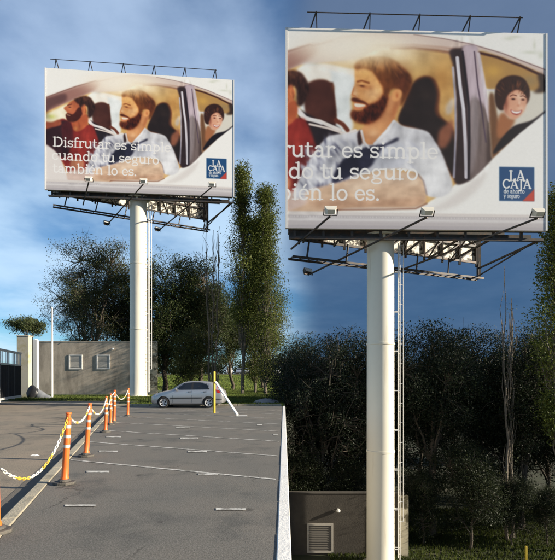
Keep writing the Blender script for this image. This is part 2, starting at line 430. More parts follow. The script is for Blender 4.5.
    line(A_((67.5, 104.6), (71.5, 103.4)), 4, (86, 50, 40), 2.5, .9)
    blob(pA(69.6, 106.4), 9, 4.5, (70, 42, 36), .8)
    fill(A_((74, 99), (79, 96.5), (84, 95.2), (90, 97), (94, 104), (93.5, 110), (90.5, 116.5), (87, 116), (87, 107), (83, 104), (80.5, 108), (78.5, 104)), (70, 48, 42), 3)
    blob(pA(84, 98), 26, 16, (118, 82, 64), .6)
    fill(A_((81.5, 107), (84.5, 105.8), (86, 109), (84.5, 114), (82, 112)), (194, 120, 84), 2)
    fill(A_((70, 160), (76, 158.5), (82, 161), (82, 167), (74, 169), (69, 166)), (176, 122, 98), 4)
    fill(A_((66, 172), (86, 168), (104, 166), (112, 176), (100, 186), (70, 190), (64, 186)), (206, 182, 172), 6)
    # left white door triangle
    fill(A_((40, 141), (47, 144.5), (54, 150), (59, 157), (63.5, 168), (66, 180), (67, 194), (40, 194)), (222, 214, 210), 3, sm=False)
    # --- driver shirt
    shirt = B_((340, 131), (352, 128), (362, 134), (378, 128), (384, 118), (394, 124), (417, 129), (426, 139), (436, 156), (444, 178), (445, 187), (436, 196), (421, 195), (416, 181), (409, 172), (380, 168), (335, 182), (318, 184), (300, 196), (288, 198), (291, 182), (303, 158), (318, 136))
    fill(shirt, (206, 205, 210), 2.5)
    fill(A_((86, 172), (91, 158), (98, 146), (106, 138), (112, 144), (108, 160), (100, 172)), (196, 196, 204), 4)
    for i in range(90):
        x = rng.uniform(294, 345); y = rng.uniform(136, 190)
        if y < 206-(x-287)*1.2-0 and x < 316 and y < 150: continue
        a = rng.uniform(-1.2, .3)
        c = [(138, 138, 152), (236, 235, 238), (98, 98, 116), (176, 176, 188)][i % 4]
        blob(pB(x, y), rng.uniform(4, 9), rng.uniform(10, 26), c, .8, a)
    for i in range(30):
        x = rng.uniform(380, 440); y = rng.uniform(126, 186)
        if x > 415+(y-128)*.4: continue
        blob(pB(x, y), rng.uniform(5, 10), rng.uniform(18, 44), [(170, 172, 186), (238, 237, 238)][i % 2], .5, rng.uniform(-.9, .1))
    blob(pB(428, 165), 24, 46, (226, 224, 224), .6)
    fill(B_((334, 160), (346, 152), (356, 146), (376, 142), (388, 136), (389, 139), (378, 146), (374, 156), (360, 168), (344, 176), (327, 183), (326, 176)), (56, 56, 72), 3)
    fill(B_((348, 132), (352, 128), (354, 140), (350, 144)), (66, 52, 54), 2.5)
    fill(B_((372, 150), (380, 144), (394, 142), (396, 164), (366, 168)), (196, 197, 206), 4)
    # neck and head
    fill(B_((352, 128), (358, 121), (372, 110), (379, 93), (391, 96), (387, 108), (384, 120), (376, 131), (366, 142), (357, 143), (353, 138)), (206, 148, 108), 2.5)
    blob(pB(384, 108), 12, 40, (176, 112, 76), .6, .3)
    blob(pB(364, 132), 26, 22, (222, 176, 142), .6)
    face = B_((344, 62), (343, 78), (342.5, 84), (340.3, 92.5), (342, 96), (343.4, 105), (341, 112), (346, 119), (360, 121), (372, 112), (378, 94), (374, 74), (362, 62))
    fill(face, (220, 160, 110), 2)
    blob(pB(353, 70), 34, 26, (232, 172, 112), .8)
    blob(pB(361, 90), 34, 30, (236, 184, 140), .8)
    blob(pB(344, 90), 10, 22, (240, 190, 150), .8)
    blob(pB(355, 84), 24, 10, (188, 122, 80), .5)
    beard = B_((341, 111), (342.5, 108), (346, 109), (352, 108.5), (356, 103), (362, 101.5), (369, 97), (374, 90), (377, 94), (375, 105), (369, 115), (359, 121.5), (349, 120), (342, 116))
    fill(beard, (104, 58, 38), 7)
    fill(beard, (84, 44, 30), 3, .8)
    fill(B_((340.5, 96.5), (343, 94.6), (348, 96), (356, 100), (358, 104), (352, 101), (343, 99)), (104, 58, 40), 2.5)
    blob(pB(362, 113), 30, 16, (62, 32, 24), .6)
    fill(B_((343.5, 100.5), (349, 100.6), (355.5, 102.6), (351, 106.2), (345, 106.4)), (206, 132, 104), 2)
    fill(B_((344, 101), (349, 101.2), (355, 102.8), (350, 104.4), (345, 104)), (246, 230, 208), 1.6)
    line(B_((346, 78), (350, 77.2), (357, 79.4)), 5, (120, 70, 42), 3, .9)
    blob(pB(350.5, 82.6), 11, 4.5, (92, 54, 40), .9, .1)
    line(B_((342.6, 84), (340.8, 91.5), (344.5, 93)), 3, (190, 120, 84), 1.8, .8)
    hair = B_((342, 62), (345, 57), (354, 53), (367, 52), (380, 55), (391, 64), (399, 73), (400, 84), (394, 98), (390, 104), (391, 92), (388, 86), (381, 86), (377, 92), (373.5, 94), (371, 84), (366, 76), (360, 68), (352, 65), (344, 66))
    fill(hair, (118, 74, 44), 3)
    blob(pB(356, 59), 46, 20, (196, 140, 84), .6)
    blob(pB(391, 78), 30, 60, (96, 58, 42), .85)
    blob(pB(374, 62), 50, 22, (140, 88, 50), .6)
    for i in range(60):
        x = rng.uniform(360, 397); y = 54+((x-368)/9.)**2*.9+rng.uniform(2, 14)+max(0, x-380)*.5
        blob(pB(x, y), 3.5, 13, [(104, 64, 40), (160, 106, 64), (80, 50, 36)][i % 3], .3, (368-x)*.03)
    fill(B_((381, 90), (385, 86.5), (390, 87.5), (390.5, 93), (386.5, 98.5), (381.5, 97)), (226, 160, 112), 2)
    blob(pB(386, 92.5), 5, 10, (178, 106, 72), .7)
    line(B_((384, 119), (378, 128), (366, 142)), 9, (226, 226, 230), 2.5)
    line(B_((352, 129), (355, 140), (360, 146)), 7, (222, 222, 226), 2.5, .9)
    # forearm on the door
    arm = A_((64, 184), (80, 181), (92, 176))+B_((300, 192), (334, 182), (358, 174.5), (375, 170), (394, 171), (408, 172.5), (416, 180), (420, 193), (419, 203), (408, 207.5), (382, 208), (340, 209))+A_((104, 184.5), (84, 187), (64, 190))
    fill(arm, (208, 176, 152), 3)
    fill(B_((300, 203), (340, 200), (390, 199), (418, 196), (412, 207), (380, 208), (330, 210)), (178, 142, 120), 8, .7)
    fill(B_((340, 182), (375, 172), (405, 174), (412, 184), (380, 184), (345, 192)), (222, 194, 172), 8, .8)
    line(A_((70, 190), (84, 188), (104, 185.5))+B_((330, 210.5), (382, 209.5), (410, 208.5), (421, 203)), 4, (130, 92, 76), 3, .85)
    fill(B_((410, 171), (418, 178), (423, 193), (436, 196), (446, 188), (440, 168), (425, 150), (410, 152)), (214, 213, 216), 3, .9)
    line(B_((409, 171.5), (416.5, 180), (420.5, 194)), 5, (150, 138, 140), 2.5, .8)
    # warm sun flare over the roof line
    blob(pB(352, 40), 190, 60, (255, 240, 220), .9)
    blob(pB(366, 50), 90, 50, (255, 222, 170), .35)
    blob(pA(110, 82), 130, 55, (255, 242, 224), .6)
    # door below the arms, lower printed band
    m = np.clip((yy-(590+xx*.004))/6, 0, 1)
    put(m, (214, 206, 202))
    put(np.clip((yy-604)/4, 0, 1), (186, 180, 181))
    put(np.exp(-((yy-620)/5.)**2).astype(np.float32), (214, 209, 209), .9)
    put(np.clip((yy-636)/4, 0, 1), (172, 167, 170), .8)
    tiny = ((np.sin(xx*.9+np.sin(xx*.13)*3) > .1)*np.exp(-((yy-611)/2.2)**2)).astype(np.float32)
    put(tiny, (232, 228, 228), .45)
    # pale foliage reflections, top right
    for (x, y, rx, ry) in ((497, 35, 22, 7), (519, 49, 30, 7), (523, 42, 6, 20), (503, 33, 26, 5), (530, 52, 12, 16)):
        blob(pB(x, y), rx, ry, (196, 200, 182), .6)
    # --- lettering: slab serif strokes
    def arc(cx, cy, rx, ry, a0, a1, n=14):
        return [(cx+rx*math.cos(math.radians(a0+(a1-a0)*i/n)), cy+ry*math.sin(math.radians(a0+(a1-a0)*i/n))) for i in range(n+1)]
    T, N = 1.75, .95
    G = {
     'D': (14.5, [([(2.6, 0), (2.6, 14.5)], T), ([(.4, .4), (7, .4)], N), ([(.4, 14.1), (7, 14.1)], N), (arc(6.6, 7.25, 6.2, 6.85, -90, 90), T)]),
     'i': (5.8, [([(3, 0), (3, 9.6)], T), ([(.6, .4), (5.4, .4)], N), ([(.8, 9.5), (3, 9.5)], N), ([(3, 13.4), (3, 13.6)], 2.3)]),
     's': (8.6, [(arc(4.2, 7.2, 2.9, 2.4, 25, 270)+arc(4.4, 2.7, 3, 2.3, 90, -155), 1.4), ([(7.2, 9.9), (7.2, 7.6)], N), ([(1.1, .1), (1.1, 2.6)], N)]),
     'f': (7, [([(2.8, 0), (2.8, 12)]+arc(5.4, 12, 2.6, 2.7, 180, 50), T), ([(.6, .4), (5.8, .4)], N), ([(.4, 9.5), (6, 9.5)], N)]),
     'r': (8.2, [([(2.6, 0), (2.6, 9.6)], T), ([(.4, .4), (5.4, .4)], N), ([(.6, 9.5), (2.6, 9.5)], N), (arc(6.2, 6, 3.4, 3.7, 180, 65), 1.3), ([(7.4, 8.7), (7.4, 8.9)], 2.2)]),
     'u': (11.8, [([(2.4, 9.5), (2.4, 4)]+arc(5.5, 3.6, 3.1, 3.3, 180, 340), T), ([(9.2, 9.6), (9.2, 0)], T), ([(.3, 9.5), (2.4, 9.5)], N), ([(7.2, 9.5), (9.2, 9.5)], N), ([(9.2, .4), (11.3, .4)], N)]),
     't': (7.2, [([(2.8, 12.6), (2.8, 3)]+arc(5.2, 2.8, 2.4, 2.4, 180, 330), T), ([(.4, 9.5), (6.4, 9.5)], N)]),
     'a': (10.4, [([(7.6, 0), (7.6, 6.4)]+arc(4.8, 6.4, 2.8, 3.3, 0, 150), T), (arc(4.3, 2.8, 2.9, 2.5, 60, 330), 1.4), ([(5, 5.2), (7.6, 5.6)], N), ([(7.6, .4), (9.8, .4)], N)]),
     'e': (9.6, [(arc(4.8, 4.8, 3.8, 4.7, 5, 318), 1.5), ([(1.2, 5.1), (8.5, 5.1)], N)]),
     'm': (17.6, [([(2.6, 0), (2.6, 9.6)], T), ([(.4, .4), (4.8, .4)], N), ([(.6, 9.5), (2.6, 9.5)], N), (arc(5.6, 6.2, 3, 3.4, 180, 0)+[(8.6, 0)], T), ([(6.6, .4), (10.6, .4)], N), (arc(11.7, 6.2, 3, 3.4, 180, 0)+[(14.7, 0)], T), ([(12.6, .4), (17, .4)], N)]),
     'p': (11.4, [([(2.6, -4), (2.6, 9.6)], T), ([(.4, -3.8), (5.2, -3.8)], N), ([(.4, 9.5), (2.6, 9.5)], N), (arc(6, 4.8, 3.7, 4.7, 150, -150), T)]),
     'l': (5.8, [([(3, 0), (3, 14.6)], T), ([(.6, .4), (5.4, .4)], N), ([(.8, 14.4), (3, 14.4)], N)]),
     'c': (9.2, [(arc(4.9, 4.8, 3.8, 4.7, 45, 318), 1.6), ([(7.7, 9.6), (7.7, 7)], N)]),
     'n': (12, [([(2.6, 0), (2.6, 9.6)], T), ([(.4, .4), (4.9, .4)], N), ([(.6, 9.5), (2.6, 9.5)], N), (arc(5.9, 6.2, 3.2, 3.4, 180, 0)+[(9.1, 0)], T), ([(6.9, .4), (11.4, .4)], N)]),
     'd': (11.6, [([(8.9, 0), (8.9, 14.6)], T), ([(6.8, 14.4), (8.9, 14.4)], N), ([(8.9, .4), (11, .4)], N), (arc(5.4, 4.8, 3.8, 4.7, 30, 330), T)]),
     'o': (10.4, [(arc(5.1, 4.8, 3.9, 4.7, 0, 360, 24), 1.6)]),
     'g': (10.6, [(arc(4.8, 6.2, 3, 3.2, 0, 360, 20), 1.4), ([(3, 3.4), (2.2, 2), (4, 1), (7, .8)]+arc(6.2, -1.6, 2.8, 2.3, 75, -90)+arc(4.2, -1.8, 3.2, 2.1, 270, 110), 1.2), ([(6.8, 8.6), (8.2, 9.4), (10, 9.4)], N)]),
     'b': (11.6, [([(2.6, 0), (2.6, 14.6)], T), ([(.4, 14.4), (2.6, 14.4)], N), (arc(6.1, 4.8, 3.8, 4.7, 150, -150), T)]),
     'h': (12, [([(2.6, 0), (2.6, 14.6)], T), ([(.4, .4), (4.9, .4)], N), (arc(5.9, 6.2, 3.2, 3.4, 180, 0)+[(9.1, 0)], T), ([(6.9, .4), (11.4, .4)], N)]),
     'y': (10.8, [([(2, 9.5), (5.4, .4)], T), ([(9, 9.5), (4.6, -2.4), (2.4, -4)], 1.1), ([(.4, 9.5), (4, 9.5)], N), ([(7, 9.5), (10.6, 9.5)], N)]),
     '.': (4.4, [([(2, .7), (2, .8)], 2.3)]),
     'L': (10.5, [([(2.6, 0), (2.6, 14.5)], 2), ([(.4, .5), (9.4, .5), (9.4, 3)], 1.2), ([(.4, 14), (4.8, 14)], 1.1)]),
     'A': (13.5, [([(1.6, 0), (6.4, 14.5)], 1.3), ([(6.4, 14.5), (11.6, 0)], 2.2), ([(3.4, 4.6), (9.8, 4.6)], 1.1), ([(.2, .4), (3.4, .4)], 1), ([(9.4, .4), (13.4, .4)], 1)]),
     'C': (13, [(arc(6.8, 7.2, 5.6, 7, 40, 320, 20), 1.8)]),
     'J': (8, [([(4.6, 14.2), (4.6, -1)]+arc(2.4, -1, 2.2, 2.6, 0, -120, 8), 2), ([(2.2, 14), (7, 14)], 1.1)]),
    }
    G['é'] = (9.6, G['e'][1]+[([(4.6, 11.2), (6.6, 14)], 1.4)])
    G[' '] = (5.6, [])
    def text(s, x, base, k, col, width=None, op=1.0, bold=1.0, soft=.8):
        tot = sum(G[c][0] for c in s)*k
        kx = k if width is None else k*width/tot
        mk = np.zeros((PH, PW), np.float32)
        for c in s:
            w, strokes = G[c]
            for pts, th in strokes:
                P = [(x+px*kx, base-py*k) for px, py in pts]
                hw = th*k*.5*bold
                for (ax, ay), (bx, by) in zip(P[:-1], P[1:]):
                    X0 = max(0, int(min(ax, bx)-hw-3)); X1 = min(PW, int(max(ax, bx)+hw+4))
                    Y0 = max(0, int(min(ay, by)-hw-3)); Y1 = min(PH, int(max(ay, by)+hw+4))
                    if X1 <= X0 or Y1 <= Y0: continue
                    gx, gy = xx[Y0:Y1, X0:X1], yy[Y0:Y1, X0:X1]
                    vx, vy = bx-ax, by-ay; L = vx*vx+vy*vy+1e-9
                    t = np.clip(((gx-ax)*vx+(gy-ay)*vy)/L, 0, 1)
                    d = np.hypot(gx-ax-t*vx, gy-ay-t*vy)
                    mk[Y0:Y1, X0:X1] = np.maximum(mk[Y0:Y1, X0:X1], np.clip((hw+soft-d)/(2*soft), 0, 1))
            x += w*kx
        put(mk, col, op)
    # fabric, hair and upholstery texture, then print contrast and fine grain
    def fbm(sx, sy, seed):
        q = np.random.RandomState(seed).normal(0, 1, (PH, PW)).astype(np.float32); o = np.zeros_like(q)
        for k in (1, 2, 4):
            m = q
            for _ in range(2): m = box(box(m, max(1, sx*k), 1), max(1, sy*k), 0)
            o += m/(m.std()+1e-6)*(.5+.2*k)
        return o/(o.std()+1e-6)
    def texture(pts, amp, f, s_=3):
        nonlocal img
        m = mask(pts, s_); img = np.clip(img*(1+(m*amp*f)[..., None]), 0, 1)
    texture(shirt, .05, fbm(4, 9, 1)); texture(shirt, .04, fbm(10, 4, 2))
    texture(hair, .05, fbm(2, 4, 3)); texture(beard, .14, fbm(1, 2, 4), 4)
    texture(arm, .035, fbm(6, 3, 5)); texture(face, .035, fbm(3, 3, 6)); texture(win, .05, fbm(7, 7, 7))
    texture(A_((60, 118), (86, 124), (97, 140), (90, 158), (70, 174), (58, 150)), .06, fbm(3, 8, 8), 5)
    texture(A_((74, 99), (84, 95), (94, 104), (90, 116), (80, 108)), .10, fbm(1, 3, 9))
    texture(B_((437, 47), (466, 45), (488, 150), (462, 180), (446, 150)), .06, fbm(2, 14, 10), 4)
    lum = img.mean(-1, keepdims=True); img = lum+(img-lum)*1.02
    img = np.clip(img, 0, 1); img = img+(img*img*(3-2*img)-img)*.55
    for ch in range(3): img[..., ch] = np.clip(img[..., ch]*.55+blur(np.ascontiguousarray(img[..., ch]), 1)*.45, 0, 1)
    g = rng.normal(0, 1, (PH, PW)).astype(np.float32)
    img = np.clip(img*(1+(blur(g, 1)*.02)[..., None]), 0, 1)
    W_ = (246, 243, 240)
    text('Disfrutar es simple', 36, 417, 3.5, W_, 622, bold=1.14)
    text('cuando tu seguro', 30, 487, 3.5, W_, 566, bold=1.14)
    text('también lo es.', 34, 556, 3.5, W_, 442, bold=1.14)
    # --- logo
    L0, V0, S = 852, 441, 112
    fill([(L0, V0), (L0+S, V0), (L0+S, V0+S), (L0, V0+S)], (36, 80, 128), .8, sm=False)
    fill([(L0+S*.66, V0+S), (L0+S, V0+S*.64), (L0+S, V0+S)], (200, 74, 62), .8, sm=False)
    text('LA', L0+S*.28, V0+S*.40, 2.3, W_, S*.46, bold=1.15)
    text('CAJA', L0+S*.09, V0+S*.62, 2.0, W_, S*.82, bold=1.25)
    text('de ahorro', L0+S*.12, V0+S*.765, .92, W_, S*.60, bold=1.3)
    text('y seguro', L0+S*.12, V0+S*.90, .92, W_, S*.46, bold=1.3)
    return np.clip(img, 0, 1)
# ---------------------------------------------------------------- setting
asphalt('asphalt', (.132, .127, .114, 1), (.160, .146, .126, 1), (.096, .094, .086, 1))
asphalt('lane_asphalt', (.195, .170, .132, 1), (.25, .205, .155, 1), (.135, .118, .095, 1), .3)
mat('grass_soil', (.060, .085, .022, 1), .9, var=.4, vscale=1.5, bump=.6, bscale=20, c2=(.11, .10, .04, 1), c2scale=.6)
mat('valley_soil', (.030, .036, .014, 1), .95, var=.4, vscale=.9, bump=.6, bscale=12, c2=(.05, .042, .026, 1), c2scale=.35)
mat('concrete', (.34, .32, .28, 1), .85, var=.2, vscale=2.5, bump=.4, bscale=30, c2=(.20, .18, .15, 1), c2scale=1.6)
mat('kerb_concrete', (.36, .32, .24, 1), .85, var=.25, vscale=4, bump=.5, bscale=40, c2=(.22, .20, .15, 1), c2scale=2.4)
mat('white_kerb', (.72, .71, .68, 1), .75, var=.12, vscale=5, bump=.4, bscale=35, c2=(.50, .48, .44, 1), c2scale=3, c2cut=(.55, .75))
mat('line_paint', (.56, .55, .51, 1), .8, var=.2, vscale=14, bump=.3, c2=(.17, .16, .14, 1), c2scale=5, c2cut=(.46, .60))
VALLEY = -8.9
ex = lambda y: .0145*y+.07
def land(y):
    t = min(1, max(0, (y-55)/60.)); return -.10+2.75*t*t*(3-2*t)
mb = MB(); mb.sheet([(-3000, -500), (3000, -500), (3000, 5000), (-3000, 5000)], VALLEY)
structure(mb.build('ground', 'valley_soil'))
mb = MB()
ys = [-30, -10, 0, 10, 20, 30, 40, 50, 55, 62, 70, 78, 86, 94, 102, 110, 116, 140, 200, 320]
us = [0, .4, .7, .85, .93, .97, 1]
for y in ys:
    for u in us: mb.v.append((-180+(ex(y)+180)*u, y, land(y)))
nu = len(us)
for i in range(len(ys)-1):
    for j in range(nu-1):
        a = i*nu+j; mb.f.append((a, a+1, a+1+nu, a+nu))
structure(mb.build('terrain', 'grass_soil', smooth=True))
# the earth bank and retaining wall below the terrace's right edge
mb = MB()
for i, y in enumerate(ys):
    mb.v += [(ex(y), y, land(y)-.002), (ex(y)-.02, y, VALLEY-.3)]
for i in range(len(ys)-1): mb.f.append((2*i, 2*i+1, 2*i+3, 2*i+2))
rw = mb.build('retaining_wall', 'concrete'); structure(rw)
mb = MB(); mb.add([(-180, -30, -.14), (ex(-30), -30, -.14), (ex(-30), -30, VALLEY-.3), (-180, -30, VALLEY-.3)], [(0, 1, 2, 3)])
mb.add([(-180, 320, land(320)), (ex(320), 320, land(320)), (ex(320), 320, VALLEY-.3), (-180, 320, VALLEY-.3)], [(3, 2, 1, 0)])
mb.add([(-180, -30, -.14), (-180, 55, -.14), (-180, 116, 2.6), (-180, 320, 2.6), (-180, 320, VALLEY-.3), (-180, -30, VALLEY-.3)], [(5, 4, 3, 2, 1, 0)])
structure(mb.build('earth_bank', 'valley_soil'))
KX = lambda y: -2.76-.304*(y-4.45)            # line of the lane kerb (lot side)
YE = 25.6
mb = MB(); mb.slab([(KX(.3), -6), (ex(-6)-.140, -6), (ex(YE)-.140, YE), (KX(YE), YE), (KX(.3), .3)], -.30, 0)
lot = structure(mb.build('parking_lot', 'asphalt'))
mb = MB(); mb.sheet([(-70, -12), (KX(.3)-.1, -12), (KX(.3)-.1, .3), (KX(33)-.1, 33), (-70, 34.5)], -.088)
lane = structure(mb.build('driveway', 'lane_asphalt'))
mat('lane_strip', (.12, .105, .085, 1), .85, var=.25, vscale=4, bump=.4, bscale=50)  # darker than the lane: the kerb's shadow put into the colour
mb = MB(); mb.sheet([(KX(.4)-.50, .4), (KX(.4)-.12, .4), (KX(29)-.12, 29), (KX(29)-.45, 29)], -.082)
mb.build('kerb_shade_strip', 'lane_strip', lane)
# pale concrete apron at the driveway's far end
mb = MB(); mb.slab([(-19.8, 29.6), (KX(29.6)-.3, 29.6), (KX(30.6)-.3, 30.6), (-19.9, 30.6)], -.16, -.074)
mb.build('concrete_apron', 'concrete', lane)
# kerb stones along the lane
kerb = structure(empty('kerb', (0, 0, 0)))
y = .3; i = 0
dirk = Vector((-.304, 1, 0)).normalized(); nk = Vector((-dirk.y, dirk.x, 0))
while y < YE+.3:
    y1 = y+.96
    p, q = Vector((KX(y), y, 0)), Vector((KX(y1-.02), y1-.02, 0))
    h = .016+rnd.uniform(-.006, .006)
    mb = MB(); mb.slab([p+nk*.01, q+nk*.01, q+nk*.165, p+nk*.165][::-1], -.28, h)
    mb.build('kerb_stone', 'kerb_concrete', kerb, bevel=.012); y = y1
# kerb behind the car
kb = structure(empty('kerb', (0, YE, 0)))
x = KX(YE)-.1
while x < ex(YE)-.3:
    x1 = min(x+1.0, ex(YE)-.2)
    mb = MB(); mb.box((x, .012, -.3), (x1-.02, .19, .10+rnd.uniform(-.008, .008))); mb.build('kerb_stone', 'kerb_concrete', kb, bevel=.015); x = x1
# white kerb along the terrace edge
ke = structure(empty('edge_kerb', (0, 0, 0)))
y = -5.0
while y < YE:
    y1 = min(y+1.2, YE)
    mb = MB(); mb.slab([(ex(y)-.138, y), (ex(y)-.004, y), (ex(y1-.015)-.004, y1-.015), (ex(y1-.015)-.138, y1-.015)], -.3, .012+rnd.uniform(-.003, .003))
    mb.build('kerb_stone', 'white_kerb', ke, bevel=.01); y = y1
# painted stall lines and dashes
def mark(pts): mb = MB(); mb.sheet(pts, .006); return mb.build('painted_line', 'line_paint', lot)
for k in range(8):
    y0 = 7.05+2.13*k; s = -.42-.012*k; wd = .036
    x0 = ex(y0)-.2
    xl = (-2.76+.304*4.45-.304*y0)/(1+.304*s)+.04
    mark([(xl, y0+s*xl-wd), (x0, y0+s*x0-wd), (x0, y0+s*x0+wd), (xl, y0+s*xl+wd)])
for (a, b, py, th) in ((65, 96, 506, 1.6), (216, 245.5, 509.5, 2.2), (86.5, 109, 472, 1.5), (198, 218, 474.5, 1.5), (99, 118, 451.6, 1.2), (188, 207, 452, 1.3), (106, 121, 437, 1), (180, 198, 438.3, 1.1), (176, 190, 428, .8), (257, 262, 425, 1.2), (273.5, 278, 434.8, 1.3)):
    th *= .5; d0 = EYE*F/(py+th-HY); d1 = EYE*F/(py-th-HY)
    mb = MB(); mb.sheet([((a-HX)*d0/F, d0), ((b-HX)*d0/F, d0), ((b-HX)*d1/F, d1), ((a-HX)*d1/F, d1)], .009); mb.build('painted_dash', 'line_paint', lot)
# gravel heap at the lot's far corner
mat('gravel', (.30, .29, .28, 1), .9, var=.4, vscale=14, bump=1., bscale=25)
mb = MB(); n = 16
gx, gy = -.75, 30.5
prof = [(1.25, -.16), (1.1, -.05), (.85, .06), (.5, .15), (.2, .19)]
for k, (r_, z) in enumerate(prof):
    for j in range(n):
        a = 2*math.pi*j/n; q = r_*(1+rnd.uniform(-.1, .1)); mb.v.append((gx+q*math.cos(a)*.9, gy+q*math.sin(a), z+(rnd.uniform(-.03, .03) if k else 0)))
for k in range(len(prof)-1):
    for j in range(n): mb.f.append((k*n+j, k*n+(j+1) % n, (k+1)*n+(j+1) % n, (k+1)*n+j))
mb.f.append(tuple((len(prof)-1)*n+j for j in range(n)))
tag(mb.build('gravel_heap', 'gravel', smooth=True), 'low grey gravel heap on the grass behind the parking lot', 'gravel heap')
# grass blades on the lawn
attr_mat('blade', .8, .35)
def blades(name, boxes, count, hmin, hmax, label, seed, gain=1.):
    rg = np.random.RandomState(seed); V = []; C = []
    tot = sum((b[1]-b[0])*(b[3]-b[2]) for b in boxes)
    for (x0, x1, y0, y1, zf) in boxes:
        n = int(count*(x1-x0)*(y1-y0)/tot)
        x = rg.uniform(x0, x1, n); y = rg.uniform(y0, y1, n)
        keep = (x < .0145*y-.05) if zf is None else np.ones(n, bool)
        x, y = x[keep], y[keep]; n = len(x)
        z = np.array([land(q) for q in y]) if zf is None else np.full(n, zf)
        a = rg.uniform(0, 6.28, n); h = rg.uniform(hmin, hmax, n); wd = h*.22
        lx, ly = rg.normal(0, .35, n)*h, rg.normal(0, .35, n)*h
        p0 = np.stack([x-np.cos(a)*wd, y-np.sin(a)*wd, z-.01], 1); p1 = np.stack([x+np.cos(a)*wd, y+np.sin(a)*wd, z-.01], 1)
        p2 = np.stack([x+lx, y+ly, z+h], 1)
        V.append(np.stack([p0, p1, p2], 1).reshape(-1, 3))
        t = rg.uniform(0, 1, n)[:, None]
        patch = (.5+.5*np.sin(x*.9+np.sin(y*.7)*2))[:, None]
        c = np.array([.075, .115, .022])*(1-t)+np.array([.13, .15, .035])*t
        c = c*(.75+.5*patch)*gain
        C.append(np.repeat(np.concatenate([c, np.ones((n, 1))], 1), 3, 0))
    V = np.concatenate(V); C = np.concatenate(C); nf = len(V)//3
    me = bpy.data.meshes.new(name); me.vertices.add(len(V)); me.vertices.foreach_set('co', V.ravel())
    me.loops.add(len(V)); me.loops.foreach_set('vertex_index', np.arange(len(V)))
    me.polygons.add(nf); me.polygons.foreach_set('loop_start', np.arange(nf)*3); me.update()
    ca = me.color_attributes.new('tint', 'FLOAT_COLOR', 'POINT'); ca.data.foreach_set('color', C.ravel().astype(np.float32))
    me.materials.append(MATS['blade'])
    o = link_mesh(name, me); tag(o, label, 'grass', kind='stuff'); return o
blades('lawn_grass', [(-23, -9.6, 33.1, 42.7, None), (-9.6, .6, 26, 44, None), (-12, .9, 44, 60, None)], 60000, .06, .17, 'short green lawn grass between parking lot and trees', 3)
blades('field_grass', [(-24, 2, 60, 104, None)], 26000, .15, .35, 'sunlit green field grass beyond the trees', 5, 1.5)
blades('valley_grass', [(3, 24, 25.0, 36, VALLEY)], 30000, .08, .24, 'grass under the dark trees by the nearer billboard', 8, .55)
# ---------------------------------------------------------------- billboards
mat('pole_paint', (.74, .70, .58, 1), .55, var=.06, vscale=.8, c2=(.42, .33, .22, 1), c2scale=2.2, c2cut=(.56, .82), streak=.06)
mat('steel_dark', (.055, .052, .05, 1), .6, metal=.3, var=.3, vscale=4, c2=(.12, .07, .045, 1), c2scale=3)
mat('steel_grey', (.20, .20, .20, 1), .5, metal=.4, var=.2, vscale=4)
mat('white_trim', (.74, .73, .71, 1), .5, var=.06)
mat('dappled_panel', (.76, .73, .64, 1), .75, var=.1, c2=(.05, .042, .03, 1), c2scale=2.3, c2cut=(.49, .54))  # dark blotches paint the dappled sun and shade on the rear panel
mat('lamp_glass', (.62, .60, .54, 1), .15, var=.05)
mat('lamp_cream', (.66, .62, .52, 1), .5, var=.1)
pm = attr_mat('poster_print', .45)
art = paint_poster()
art_lin = np.where(art <= .04045, art/12.92, ((art+.055)/1.055)**2.4).astype(np.float32)*.96
def poster_mesh(x0, x1, y, z0, z1, u0, nx, nz):
    gx = np.linspace(0, 1, nx); gz = np.linspace(0, 1, nz)
    X, Z = np.meshgrid(gx, gz)
    V = np.stack([x0+(x1-x0)*X, np.full_like(X, y), z1+(z0-z1)*Z], -1).reshape(-1, 3)
    fx = (u0+(1-u0)*X)*(PW-1); fz = Z*(PH-1)
    ix = np.clip(fx.astype(int), 0, PW-2); iz = np.clip(fz.astype(int), 0, PH-2); ax = (fx-ix)[..., None]; az_ = (fz-iz)[..., None]
    C = (art_lin[iz, ix]*(1-ax)+art_lin[iz, ix+1]*ax)*(1-az_)+(art_lin[iz+1, ix]*(1-ax)+art_lin[iz+1, ix+1]*ax)*az_
    C = np.concatenate([C.reshape(-1, 3), np.ones((nx*nz, 1))], 1).astype(np.float32)
    a = (np.arange(nz-1)[:, None]*nx+np.arange(nx-1)[None]).ravel()
    Fq = np.stack([a, a+nx, a+nx+1, a+1], 1)
    me = bpy.data.meshes.new('printed_face'); me.vertices.add(len(V)); me.vertices.foreach_set('co', V.ravel().astype(np.float32))
    me.loops.add(Fq.size); me.loops.foreach_set('vertex_index', Fq.ravel())
    me.polygons.add(len(Fq)); me.polygons.foreach_set('loop_start', np.arange(len(Fq))*4); me.update()
    ca = me.color_attributes.new('tint', 'FLOAT_COLOR', 'POINT'); ca.data.foreach_set('color', C.ravel())
    me.materials.append(pm); return me
ZB, ZT, XR, XL, YF = 18.1, 28.75, 8.65, -7.64, -1.25
BASE_A = Vector((-12.78, 41.2, 0)); TH_A = R(5.6)
MA = Matrix.Translation(BASE_A) @ Matrix.Rotation(TH_A, 4, 'Z'); MAI = MA.inverted()
def LA(px, py, d): return MAI @ P(px, py, d)
HB, EB = Vector((-7.5, -.40, 0)), Vector((6.0, 5.05, 0))         # rear board: hinge end and open end
